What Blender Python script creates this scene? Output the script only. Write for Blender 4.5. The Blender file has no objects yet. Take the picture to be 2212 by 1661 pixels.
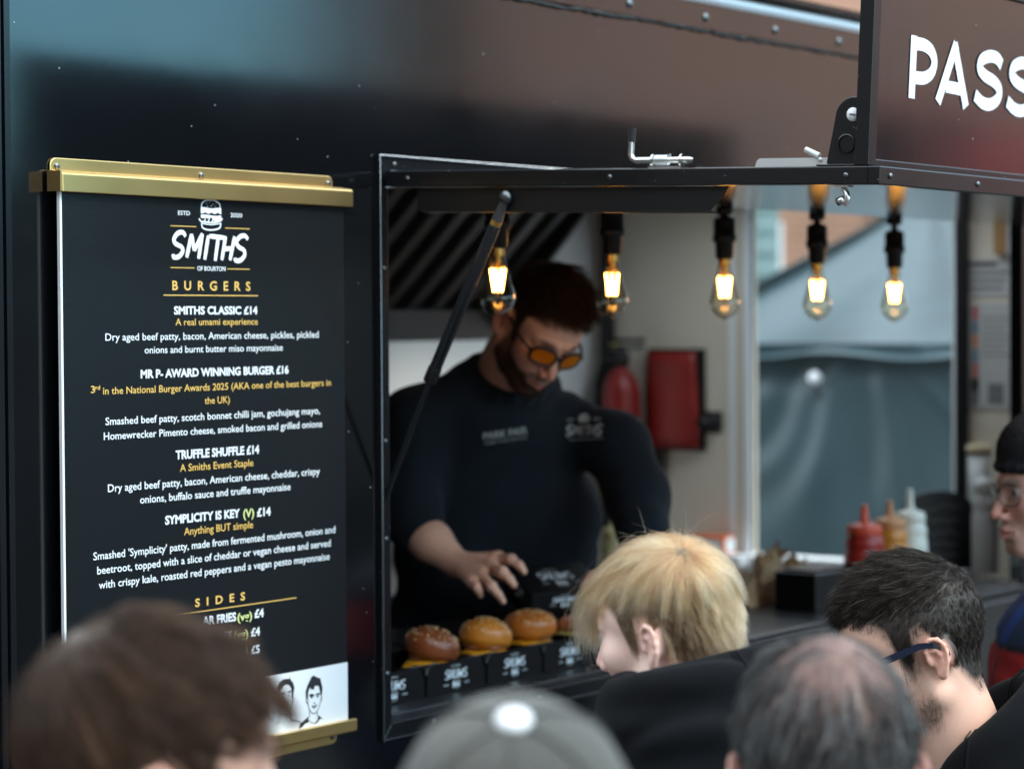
import bpy, math, random
import numpy as np
import openvdb
from math import sin, cos, pi, radians, atan2
from mathutils import Matrix, Vector

random.seed(7); RNG = np.random.default_rng(11)
SC = bpy.context.scene
COL = SC.collection

# ------------------------------------------------------------------ camera
TH = atan2(3857, 5222)          # angle between the view and the trailer's side
PITCH, ROLL = 0.0269, 0.006
FPX, U0, V0 = 5223.0, 1106.0, 830.5
_fh = np.array([cos(TH), sin(TH), 0.]); _r0 = np.array([sin(TH), -cos(TH), 0.]); _up = np.array([0, 0, 1.])
CF = _fh*cos(PITCH) - _up*sin(PITCH)
_u0 = np.cross(_r0, CF)
CR = _r0*cos(ROLL) - _u0*sin(ROLL); CU = _u0*cos(ROLL) + _r0*sin(ROLL)
CP = np.array([-3.2456, -2.6770, 2.0])
cam_d = bpy.data.cameras.new('camera'); cam = bpy.data.objects.new('camera', cam_d); COL.objects.link(cam)
cam.matrix_world = Matrix(((CR[0], CU[0], -CF[0], CP[0]), (CR[1], CU[1], -CF[1], CP[1]), (CR[2], CU[2], -CF[2], CP[2]), (0, 0, 0, 1)))
cam_d.lens = 85; cam_d.sensor_width = 36; cam_d.clip_end = 2000; cam_d.clip_start = .05
cam_d.dof.use_dof = True; cam_d.dof.focus_distance = 3.52; cam_d.dof.aperture_fstop = 3.4
SC.camera = cam

# ------------------------------------------------------------------ light: bright overcast afternoon
SUN_EL, SUN_ROT = radians(48), radians(150)
world = bpy.data.worlds.new('World'); SC.world = world; world.use_nodes = True
wn = world.node_tree; bg = wn.nodes['Background']
sky = wn.nodes.new('ShaderNodeTexSky'); sky.sky_type = 'NISHITA'; sky.sun_disc = False
sky.sun_elevation = SUN_EL; sky.sun_rotation = SUN_ROT; sky.dust_density = 1.5; sky.air_density = 1.0
# cloud cover: the blue is broken by pale cloud
tc = wn.nodes.new('ShaderNodeTexCoord'); nz = wn.nodes.new('ShaderNodeTexNoise'); nz.inputs['Scale'].default_value = 2.2
nz.inputs['Detail'].default_value = 6; rp = wn.nodes.new('ShaderNodeValToRGB'); rp.color_ramp.elements[0].position = .28; rp.color_ramp.elements[1].position = .58
rp.color_ramp.elements[0].color = (.35, .35, .35, 1); rp.color_ramp.elements[1].color = (.95, .95, .95, 1)
mx = wn.nodes.new('ShaderNodeMixRGB'); mx.inputs[2].default_value = (17., 19., 20., 1)
wn.links.new(tc.outputs['Generated'], nz.inputs['Vector']); wn.links.new(nz.outputs['Fac'], rp.inputs['Fac'])
# the cloud thins out over the far side of the square
dt = wn.nodes.new('ShaderNodeVectorMath'); dt.operation = 'DOT_PRODUCT'; dt.inputs[1].default_value = (.66, -.75, .0); wn.links.new(tc.outputs['Generated'], dt.inputs[0])
gm = wn.nodes.new('ShaderNodeMapRange'); gm.interpolation_type = 'SMOOTHSTEP'; gm.inputs[1].default_value = .62; gm.inputs[2].default_value = .97; gm.inputs[3].default_value = 1; gm.inputs[4].default_value = .12; wn.links.new(dt.outputs['Value'], gm.inputs[0])
mlt = wn.nodes.new('ShaderNodeMath'); mlt.operation = 'MULTIPLY'; wn.links.new(rp.outputs['Color'], mlt.inputs[0]); wn.links.new(gm.outputs[0], mlt.inputs[1]); wn.links.new(mlt.outputs[0], mx.inputs[0])
br = wn.nodes.new('ShaderNodeMixRGB'); br.blend_type = 'MULTIPLY'; br.inputs[0].default_value = 1; br.inputs[2].default_value = (.52, 1.42, 1.80, 1)
wn.links.new(sky.outputs['Color'], br.inputs[1]); wn.links.new(br.outputs[0], mx.inputs[1])
wn.links.new(mx.outputs['Color'], bg.inputs['Color']); bg.inputs['Strength'].default_value = .10
sun_d = bpy.data.lights.new('sun', 'SUN'); sun = bpy.data.objects.new('sun', sun_d); COL.objects.link(sun)
sun_d.energy = 1.5; sun_d.angle = radians(14); sun_d.color = (1, .92, .80)
_sa = radians(-75)              # azimuth the sunlight comes from (world, from +X): behind the crowd, to the right
sun.rotation_euler = Vector((cos(_sa)*cos(SUN_EL), sin(_sa)*cos(SUN_EL), sin(SUN_EL))).to_track_quat('Z', 'Y').to_euler()
sky.sun_rotation = pi/2 - _sa
SC.view_settings.view_transform = 'Standard'; SC.view_settings.look = 'None'; SC.view_settings.gamma = 1
SC.view_settings.exposure = 0.90
SC.render.engine = 'CYCLES'; SC.cycles.max_bounces = 8; SC.cycles.transparent_max_bounces = 16; SC.cycles.use_denoising = True
SC.cycles.sample_clamp_indirect = 6

# ------------------------------------------------------------------ measuring: a line of sight meets a real plane
def ray(a, b): return CF + CR*(a-U0)/FPX - CU*(b-V0)/FPX
def on_y(a, b, Y=0.): d = ray(a, b); return CP + d*((Y-CP[1])/d[1])
def on_x(a, b, X): d = ray(a, b); return CP + d*((X-CP[0])/d[0])
def on_z(a, b, Z): d = ray(a, b); return CP + d*((Z-CP[2])/d[2])
def at(a, b, z): return CP + ray(a, b)*z
def on_plane(a, b, p0, n): d = ray(a, b); return CP + d*(np.dot(np.array(p0)-CP, n)/np.dot(d, n))

# ------------------------------------------------------------------ object helpers
def tag(o, label=None, cat=None, group=None, kind=None):
    if label: o['label'] = label
    if cat: o['category'] = cat
    if group: o['group'] = group
    if kind: o['kind'] = kind
    return o
def empty(name, loc=(0, 0, 0), rot=(0, 0, 0), label=None, cat=None, group=None):
    o = bpy.data.objects.new(name, None); COL.objects.link(o); o.location = loc; o.rotation_euler = rot
    o.empty_display_size = .05
    return tag(o, label, cat, group)
def wloc(o):
    v = np.zeros(3)
    while o is not None: v = v + np.array(o.location); o = o.parent
    return v
class MB:
    def __init__(s): s.v = []; s.f = []; s.sm = []
    def add(s, vs, fs, smooth=False):
        n = len(s.v); s.v += [tuple(map(float, p)) for p in vs]; s.f += [tuple(n+i for i in f) for f in fs]; s.sm += [smooth]*len(fs); return s
    def box(s, x0, x1, y0, y1, z0, z1, M=None):
        vs = [(x, y, z) for z in (z0, z1) for y in (y0, y1) for x in (x0, x1)]
        if M is not None: vs = [tuple(M @ Vector(p)) for p in vs]
        return s.add(vs, [(0, 2, 3, 1), (4, 5, 7, 6), (0, 1, 5, 4), (2, 6, 7, 3), (0, 4, 6, 2), (1, 3, 7, 5)])
    def tube(s, pts, r, n=12, cap=True):
        pts = [np.array(p, float) for p in pts]; rs = r if hasattr(r, '__len__') else [r]*len(pts)
        rings = []; prev = None
        for i, p in enumerate(pts):
            t = (pts[min(i+1, len(pts)-1)] - pts[max(i-1, 0)]); t = t/ (np.linalg.norm(t)+1e-12)
            a = prev if prev is not None else (np.array([0, 0, 1.]) if abs(t[2]) < .9 else np.array([1., 0, 0]))
            b = np.cross(t, a); b /= np.linalg.norm(b)+1e-12; a = np.cross(b, t); prev = a
            rings.append([p + rs[i]*(cos(2*pi*k/n)*a + sin(2*pi*k/n)*b) for k in range(n)])
        vs = [q for g in rings for q in g]
        fs = [(i*n+k, i*n+(k+1) % n, (i+1)*n+(k+1) % n, (i+1)*n+k) for i in range(len(pts)-1) for k in range(n)]
        s.add(vs, fs, True)
        if cap:
            s.add(rings[0], [tuple(range(n))[::-1]]); s.add(rings[-1], [tuple(range(n))])
        return s
    def lathe(s, prof, c=(0, 0, 0), n=24, M=None, smooth=True):
        vs = [(c[0]+r*cos(2*pi*k/n), c[1]+r*sin(2*pi*k/n), c[2]+z) for r, z in prof for k in range(n)]
        if M is not None: vs = [tuple(M @ Vector(p)) for p in vs]
        fs = [(i*n+k, i*n+(k+1) % n, (i+1)*n+(k+1) % n, (i+1)*n+k) for i in range(len(prof)-1) for k in range(n)]
        return s.add(vs, fs, smooth)
    def ball(s, c, r, n=12, sc=(1, 1, 1), M=None):
        prof = [(max(r*sin(pi*i/n), 1e-5), -r*cos(pi*i/n)) for i in range(n+1)]
        MM = Matrix.Translation(Vector(c)) @ (M if M is not None else Matrix.Identity(4)) @ Matrix.Diagonal((sc[0], sc[1], sc[2], 1))
        return s.lathe(prof, n=n*2, M=MM)
    def poly(s, pts): return s.add(pts, [tuple(range(len(pts)))])
    def prism(s, a, b):
        """two matching outlines a and b joined by walls"""
        n = len(a); return s.add(list(a)+list(b), [tuple(range(n))[::-1], tuple(range(n, 2*n))] + [(i, (i+1) % n, n+(i+1) % n, n+i) for i in range(n)])
def link_mesh(name, v, f, mat=None, parent=None, local=False, sm=None, bevel=0, colors=None, solid=0):
    v = np.asarray(v, float).reshape(-1, 3)
    if parent is not None and not local: v = v - wloc(parent)
    me = bpy.data.meshes.new(name); me.from_pydata(v.tolist(), [], f if isinstance(f, list) else f.tolist())
    if sm is True: me.polygons.foreach_set('use_smooth', [True]*len(me.polygons))
    elif sm: me.polygons.foreach_set('use_smooth', sm)
    if colors is not None:
        a = me.color_attributes.new('tint', 'FLOAT_COLOR', 'POINT')
        c4 = np.ones((len(v), 4), np.float32); c4[:, :3] = colors; a.data.foreach_set('color', c4.ravel())
    o = bpy.data.objects.new(name, me); COL.objects.link(o)
    if mat: me.materials.append(mat)
    if parent is not None: o.parent = parent
    if bevel:
        b = o.modifiers.new('bevel', 'BEVEL'); b.width = bevel; b.segments = 2; b.limit_method = 'ANGLE'
    me.validate(); me.update()
    return o
def build(mb, name, mat, parent=None, local=False, bevel=0):
    return link_mesh(name, mb.v, mb.f, mat, parent, local, mb.sm, bevel)
def balls(name, m, parent, items):
    for c, r, sc in items: b = MB(); b.ball(c, r, 7, sc); build(b, name, m, parent)
def kids(o): return [c for c in COL.objects if c.parent == o]
def copy_tree(o, parent=None):
    c = o.copy(); COL.objects.link(c)
    if parent is not None: c.parent = parent
    for ch in kids(o): copy_tree(ch, c)
    return c

# ------------------------------------------------------------------ materials
def mat(name, col=(.5, .5, .5), rough=.5, metal=0., var=0., vs=12., bump=0., bs=60., spec=.5, rv=0., attr=False, ior=1.5, sss=0., trans=0., sheen=0., coat=0.):
    m = bpy.data.materials.new(name); m.use_nodes = True; t = m.node_tree; p = t.nodes['Principled BSDF']; L = t.links.new
    p.inputs['Roughness'].default_value = rough; p.inputs['Metallic'].default_value = metal; p.inputs['IOR'].default_value = ior
    p.inputs['Specular IOR Level'].default_value = spec; p.inputs['Base Color'].default_value = (*col, 1)
    p.inputs['Transmission Weight'].default_value = trans; p.inputs['Sheen Weight'].default_value = sheen; p.inputs['Coat Weight'].default_value = coat
    if sss:
        p.inputs['Subsurface Weight'].default_value = sss; p.inputs['Subsurface Radius'].default_value = (.012, .004, .002); p.inputs['Subsurface Scale'].default_value = .5
    co = t.nodes.new('ShaderNodeTexCoord')
    src = None
    if attr:
        a = t.nodes.new('ShaderNodeVertexColor'); a.layer_name = 'tint'; src = a.outputs['Color']
    if var:
        n = t.nodes.new('ShaderNodeTexNoise'); n.inputs['Scale'].default_value = vs; n.inputs['Detail'].default_value = 5; L(co.outputs['Object'], n.inputs['Vector'])
        mr = t.nodes.new('ShaderNodeMapRange'); mr.inputs[1].default_value = .3; mr.inputs[2].default_value = .7; mr.inputs[3].default_value = 1-var; mr.inputs[4].default_value = 1+var; L(n.outputs['Fac'], mr.inputs[0])
        mm = t.nodes.new('ShaderNodeMixRGB'); mm.blend_type = 'MULTIPLY'; mm.inputs[0].default_value = 1
        if src is not None: L(src, mm.inputs[1])
        else: mm.inputs[1].default_value = (*col, 1)
        L(mr.outputs[0], mm.inputs[2]); src = mm.outputs['Color']
    if src is not None: L(src, p.inputs['Base Color'])
    if rv:
        n = t.nodes.new('ShaderNodeTexNoise'); n.inputs['Scale'].default_value = 5; n.inputs['Detail'].default_value = 6; L(co.outputs['Object'], n.inputs['Vector'])
        mr = t.nodes.new('ShaderNodeMapRange'); mr.inputs[3].default_value = max(.01, rough-rv); mr.inputs[4].default_value = rough+rv; L(n.outputs['Fac'], mr.inputs[0]); L(mr.outputs[0], p.inputs['Roughness'])
    if bump:
        n = t.nodes.new('ShaderNodeTexNoise'); n.inputs['Scale'].default_value = bs; n.inputs['Detail'].default_value = 4; L(co.outputs['Object'], n.inputs['Vector'])
        b = t.nodes.new('ShaderNodeBump'); b.inputs['Strength'].default_value = bump; b.inputs['Distance'].default_value = .01; L(n.outputs['Fac'], b.inputs['Height']); L(b.outputs['Normal'], p.inputs['Normal'])
    return m
def specks(m, scale=26., size=.035, col=(.35, .38, .4)):
    """settled dust flecks on dark paint"""
    t = m.node_tree; p = t.nodes['Principled BSDF']; L = t.links.new
    co = t.nodes.new('ShaderNodeTexCoord'); v = t.nodes.new('ShaderNodeTexVoronoi'); v.inputs['Scale'].default_value = scale; L(co.outputs['Object'], v.inputs['Vector'])
    n = t.nodes.new('ShaderNodeTexNoise'); n.inputs['Scale'].default_value = 3; L(co.outputs['Object'], n.inputs['Vector'])
    ml = t.nodes.new('ShaderNodeMath'); ml.operation = 'MULTIPLY'; ml.inputs[1].default_value = size*1.6; L(n.outputs['Fac'], ml.inputs[0])
    lt = t.nodes.new('ShaderNodeMath'); lt.operation = 'LESS_THAN'; L(v.outputs['Distance'], lt.inputs[0]); L(ml.outputs[0], lt.inputs[1])
    mm = t.nodes.new('ShaderNodeMixRGB'); L(lt.outputs[0], mm.inputs[0]); mm.inputs[1].default_value = p.inputs['Base Color'].default_value; mm.inputs[2].default_value = (*col, 1)
    L(mm.outputs['Color'], p.inputs['Base Color']); return m
def emit(name, col, strength):
    m = bpy.data.materials.new(name); m.use_nodes = True; t = m.node_tree; t.nodes.clear()
    e = t.nodes.new('ShaderNodeEmission'); e.inputs[0].default_value = (*col, 1); e.inputs[1].default_value = strength
    o = t.nodes.new('ShaderNodeOutputMaterial'); t.links.new(e.outputs[0], o.inputs[0]); return m
def clear(name, col, refl=.9, base=.04, dye=None):
    """thin clear shell: see-through with a fresnel reflection"""
    m = bpy.data.materials.new(name); m.use_nodes = True; t = m.node_tree; t.nodes.clear(); L = t.links.new
    tr = t.nodes.new('ShaderNodeBsdfTransparent'); tr.inputs[0].default_value = (*col, 1)
    gl = t.nodes.new('ShaderNodeBsdfGlossy'); gl.inputs['Roughness'].default_value = .03
    lw = t.nodes.new('ShaderNodeLayerWeight'); lw.inputs[0].default_value = .25
    ad = t.nodes.new('ShaderNodeMath'); ad.operation = 'MULTIPLY_ADD'; ad.inputs[1].default_value = refl; ad.inputs[2].default_value = base; ad.use_clamp = True
    L(lw.outputs['Fresnel'], ad.inputs[0]); mi = t.nodes.new('ShaderNodeMixShader'); L(ad.outputs[0], mi.inputs[0]); L(tr.outputs[0], mi.inputs[1]); L(gl.outputs[0], mi.inputs[2])
    out = mi.outputs[0]
    if dye:
        df = t.nodes.new('ShaderNodeBsdfDiffuse'); df.inputs[0].default_value = (*dye, 1); m2 = t.nodes.new('ShaderNodeMixShader'); m2.inputs[0].default_value = .45; L(out, m2.inputs[1]); L(df.outputs[0], m2.inputs[2]); out = m2.outputs[0]
    o = t.nodes.new('ShaderNodeOutputMaterial'); L(out, o.inputs[0]); return m
def hairmat(name, rough=.35, ior=1.55):
    m = bpy.data.materials.new(name); m.use_nodes = True; t = m.node_tree; t.nodes.clear(); L = t.links.new
    h = t.nodes.new('ShaderNodeBsdfHairPrincipled'); h.model = 'CHIANG'; h.parametrization = 'COLOR'
    h.inputs['Roughness'].default_value = rough; h.inputs['IOR'].default_value = ior; h.inputs['Radial Roughness'].default_value = .45
    a = t.nodes.new('ShaderNodeAttribute'); a.attribute_name = 'tint'; L(a.outputs['Color'], h.inputs['Color'])
    o = t.nodes.new('ShaderNodeOutputMaterial'); L(h.outputs[0], o.inputs[0]); return m
M = {}
M['paint'] = specks(mat('black_gloss_paint', (.0025, .003, .004), .125, spec=.55, bump=.03, bs=3.0, rv=.05, ior=1.82))
M['trim'] = mat('black_trim', (.006, .007, .009), .22, spec=.5, rv=.08)
M['frame'] = specks(mat('black_coated_aluminium', (.005, .006, .0075), .25, spec=.5, rv=.08), 60, .05)
M['edge'] = mat('roof_edge_alu', (.30, .38, .41), .3, 1., rv=.1)
M['stay'] = mat('silver_stay', (.60, .61, .60), .38, .25, rv=.06)
M['bead'] = mat('edge_bead', (.20, .22, .24), .22, 1.)
M['alu'] = mat('aluminium', (.62, .64, .66), .3, 1., rv=.1)
M['steel'] = mat('zinc_steel', (.7, .7, .68), .22, 1., rv=.08, var=.1)
M['bolt'] = mat('dark_steel', (.16, .17, .18), .3, 1.)
M['under'] = mat('hatch_lining', (.05, .052, .055), .12, spec=.5, bump=.02, bs=6, ior=1.4)
M['gold'] = mat('gold_anodised', (.90, .60, .24), .32, 1., rv=.06, var=.06, vs=4)
M['board'] = mat('menu_print_dark', (.0065, .0085, .0105), .27, spec=.5, bump=.03, bs=220)
M['white_print'] = mat('white_print', (.74, .8, .86), .5)
M['gold_print'] = mat('gold_print', (.72, .46, .12), .5)
M['green_print'] = mat('pale_green_print', (.62, .7, .28), .5)
M['ink'] = mat('black_ink', (.012, .012, .016), .6)
M['white'] = mat('white_board', (.78, .82, .85), .45)
M['inwall'] = mat('interior_lining', (.64, .58, .48), .42, var=.05, vs=3)
M['inwhite'] = mat('interior_white', (.74, .74, .74), .45, var=.04, vs=2)
M['hood'] = mat('stainless_hood', (.15, .15, .15), .38, .85, rv=.1)
M['hooddark'] = mat('greasy_filter', (.055, .052, .05), .45, .7, var=.3, vs=8)
M['black'] = mat('black_plastic', (.006, .006, .007), .4, rv=.08, spec=.4)
M['rubber'] = mat('black_rubber', (.012, .012, .013), .7)
M['card'] = mat('black_card', (.0035, .0035, .0045), .5, var=.2, vs=30, spec=.18)
M['cardin'] = mat('grey_card_inside', (.10, .10, .10), .75, var=.12, vs=25)
M['counter'] = mat('dark_counter', (.02, .021, .023), .3, var=.4, vs=25, rv=.12)
M['red'] = mat('red_vinyl', (.27, .014, .011), .45, var=.12, bump=.1, bs=30)
M['redpaint'] = mat('red_cylinder', (.24, .010, .009), .4)
M['filament'] = emit('hot_filament', (1., .62, .22), 24)
_t = M['filament'].node_tree; _lw = _t.nodes.new('ShaderNodeLayerWeight'); _lw.inputs[0].default_value = .5; _r = _t.nodes.new('ShaderNodeValToRGB')   # the glow cools to amber round each rod's edge
_r.color_ramp.elements[0].position = .35; _r.color_ramp.elements[0].color = (1, .46, .085, 1); _r.color_ramp.elements[1].position = .8; _r.color_ramp.elements[1].color = (.05, .018, .002, 1)
_t.links.new(_lw.outputs['Facing'], _r.inputs[0]); _t.links.new(_r.outputs[0], _t.nodes['Emission'].inputs[0])
M['glassbulb'] = clear('bulb_glass', (1., .93, .80), .55, .05)
M['brass'] = mat('warm_brass', (.75, .45, .12), .3, 1.)
M['lens_orange'] = clear('orange_lens', (1., .62, .06), .10, .02, (.85, .26, .012))
M['lens_clear'] = clear('clear_lens', (.96, .97, .97), .2, .03)
M['skin'] = mat('skin', attr=True, rough=.5, sss=.18, spec=.4, bump=.06, bs=320)
M['cloth'] = mat('dark_fleece', (.0032, .0037, .005), .9, var=.35, vs=9, bump=.16, bs=800, spec=.10, sheen=.02)
M['sweat'] = mat('navy_black_jersey', (.0075, .012, .019), .9, var=.25, vs=7, bump=.15, bs=800, spec=.25, sheen=.05)
M['jackcol'] = mat('panelled_jacket', attr=True, rough=.7, var=.15, vs=8, bump=.2, bs=120)
M['denim'] = mat('dark_trousers', (.02, .024, .035), .85, var=.2, vs=20)
M['shoe'] = mat('dark_shoes', (.02, .018, .016), .5)
M['hair'] = hairmat('hair', .3, 1.5); M['darkhair'] = mat('dark_hair', attr=True, rough=.40, spec=.16)
M['capcloth'] = mat('grey_cap_cotton', (.042, .042, .036), .9, var=.12, vs=10, bump=.4, bs=300, sheen=.2)
M['knit'] = mat('dark_knit', (.008, .009, .013), .95, var=.25, vs=40, bump=.6, bs=140)
M['whitebutton'] = mat('white_button', (.8, .82, .85), .4)

# ------------------------------------------------------------------ signed-distance modelling
class SDF:
    def __init__(s): s.p = []; s.R = np.eye(3); s.o = np.zeros(3); s.s = 1.
    def frame(s, R=None, o=(0, 0, 0), sc=1.): s.R = np.eye(3) if R is None else np.array(R); s.o = np.array(o, float); s.s = sc; return s
    def T(s, p): return s.o + s.s*(s.R @ np.array(p, float))
    def ell(s, c, r, k=.01, rot=None, op='u'):
        R = s.R if rot is None else s.R @ np.array(rot); r = np.array(r, float)*s.s; c = s.T(c)
        ext = np.sqrt(((R*r)**2).sum(1)); s.p.append(('e', c, r, R, k*s.s, op, c-ext, c+ext)); return s
    def cap(s, a, b, ra, rb=None, k=.01, op='u'):
        rb = ra if rb is None else rb; a = s.T(a); b = s.T(b); ra *= s.s; rb *= s.s
        lo = np.minimum(a-ra, b-rb); hi = np.maximum(a+ra, b+rb); s.p.append(('c', a, b, (ra, rb), k*s.s, op, lo, hi)); return s
    def chain(s, pts, rs, k=.006, op='u'):
        rs = rs if hasattr(rs, '__len__') else [rs]*len(pts)
        for i in range(len(pts)-1): s.cap(pts[i], pts[i+1], rs[i], rs[i+1], k, op)
        return s
    def mesh(s, vx):
        us = [q for q in s.p if q[5] == 'u']; lo = np.min([q[6] for q in us], 0)-4*vx; hi = np.max([q[7] for q in us], 0)+4*vx
        n = np.ceil((hi-lo)/vx).astype(int)+1; A = np.full(n, .5, np.float32)
        ax = [lo[i]+vx*np.arange(n[i]) for i in range(3)]
        for q in s.p:
            k, op = q[4], q[5]; m = k+3.5*vx
            i0 = np.maximum(((q[6]-m-lo)/vx).astype(int), 0); i1 = np.minimum(((q[7]+m-lo)/vx).astype(int)+2, n)
            if (i1 <= i0).any(): continue
            sl = tuple(slice(i0[i], i1[i]) for i in range(3))
            X = ax[0][sl[0]][:, None, None]; Y = ax[1][sl[1]][None, :, None]; Z = ax[2][sl[2]][None, None, :]
            if q[0] == 'e':
                c, r, R = q[1], q[2], q[3]; dx, dy, dz = X-c[0], Y-c[1], Z-c[2]
                k0 = 0; k1 = 0
                for j in range(3):
                    l = R[0, j]*dx+R[1, j]*dy+R[2, j]*dz; k0 = k0+(l/r[j])**2; k1 = k1+(l/r[j]**2)**2
                k0 = np.sqrt(k0); d = k0*(k0-1)/np.maximum(np.sqrt(k1), 1e-6)
            else:
                a, b, (ra, rb) = q[1], q[2], q[3]; ba = b-a; L2 = max(ba@ba, 1e-12); dx, dy, dz = X-a[0], Y-a[1], Z-a[2]
                t = np.clip((dx*ba[0]+dy*ba[1]+dz*ba[2])/L2, 0, 1)
                d = np.sqrt((dx-t*ba[0])**2+(dy-t*ba[1])**2+(dz-t*ba[2])**2)-(ra+(rb-ra)*t)
            g = A[sl]
            if op == 'u':
                h = np.clip(.5+.5*(g-d)/k, 0, 1); A[sl] = g*(1-h)+d*h-k*h*(1-h)
            else:
                h = np.clip(.5-.5*(g+d)/k, 0, 1); A[sl] = g*(1-h)-d*h+k*h*(1-h)
        G = openvdb.FloatGrid(.5); G.copyFromArray(A); G.gridClass = openvdb.GridClass.LEVEL_SET
        pts, quads = G.convertToQuads(isovalue=0.0)
        v = np.array(pts, float)*vx+lo; q = np.array(quads, int)
        a, b, c = v[q[:, 0]], v[q[:, 1]], v[q[:, 2]]
        if (np.cross(b-a, c-a)*(a-v.mean(0))).sum() < 0: q = q[:, ::-1]
        return v, q
def vnormals(v, q):
    n = np.zeros_like(v); fn = np.cross(v[q[:, 2]]-v[q[:, 0]], v[q[:, 3]]-v[q[:, 1]])
    for i in range(4): np.add.at(n, q[:, i], fn)
    return n/(np.linalg.norm(n, axis=1)[:, None]+1e-12)
def smoothv(v, q, it=2, w=.5):
    e = np.vstack([q[:, [0, 1]], q[:, [1, 2]], q[:, [2, 3]], q[:, [3, 0]]]); e = np.vstack([e, e[:, ::-1]])
    cnt = np.bincount(e[:, 0], minlength=len(v))[:, None]
    for _ in range(it):
        s_ = np.zeros_like(v)
        for j in range(3): s_[:, j] = np.bincount(e[:, 0], v[e[:, 1], j], len(v))
        v = v*(1-w)+w*s_/np.maximum(cnt, 1)
    return v
def waves(p, seed=0, f=14., oct=4):
    r = np.random.default_rng(seed); out = np.zeros(len(p)); a = 1.
    q = p.copy()
    for o in range(oct):
        for _ in range(3):
            d = r.normal(size=3); d /= np.linalg.norm(d); out += a*np.sin(f*(q@d)+r.uniform(0, 6.3))/3
        q = p+.35/f*np.stack([np.sin(f*p[:, 1]+o), np.sin(f*p[:, 2]+2*o), np.sin(f*p[:, 0]+3*o)], 1)
        f *= 1.9; a *= .55
    return out
def link_sdf(S, vx, name, m, parent, colors=None, smooth_it=1, disp=None):
    v, q = S.mesh(vx)
    if smooth_it: v = smoothv(v, q, smooth_it)
    if disp is not None: v = v+vnormals(v, q)*disp(v)[:, None]
    c = colors(v) if colors is not None else None
    o = link_mesh(name, v, q, m, parent, sm=True, colors=c)
    return o, v, q
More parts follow.
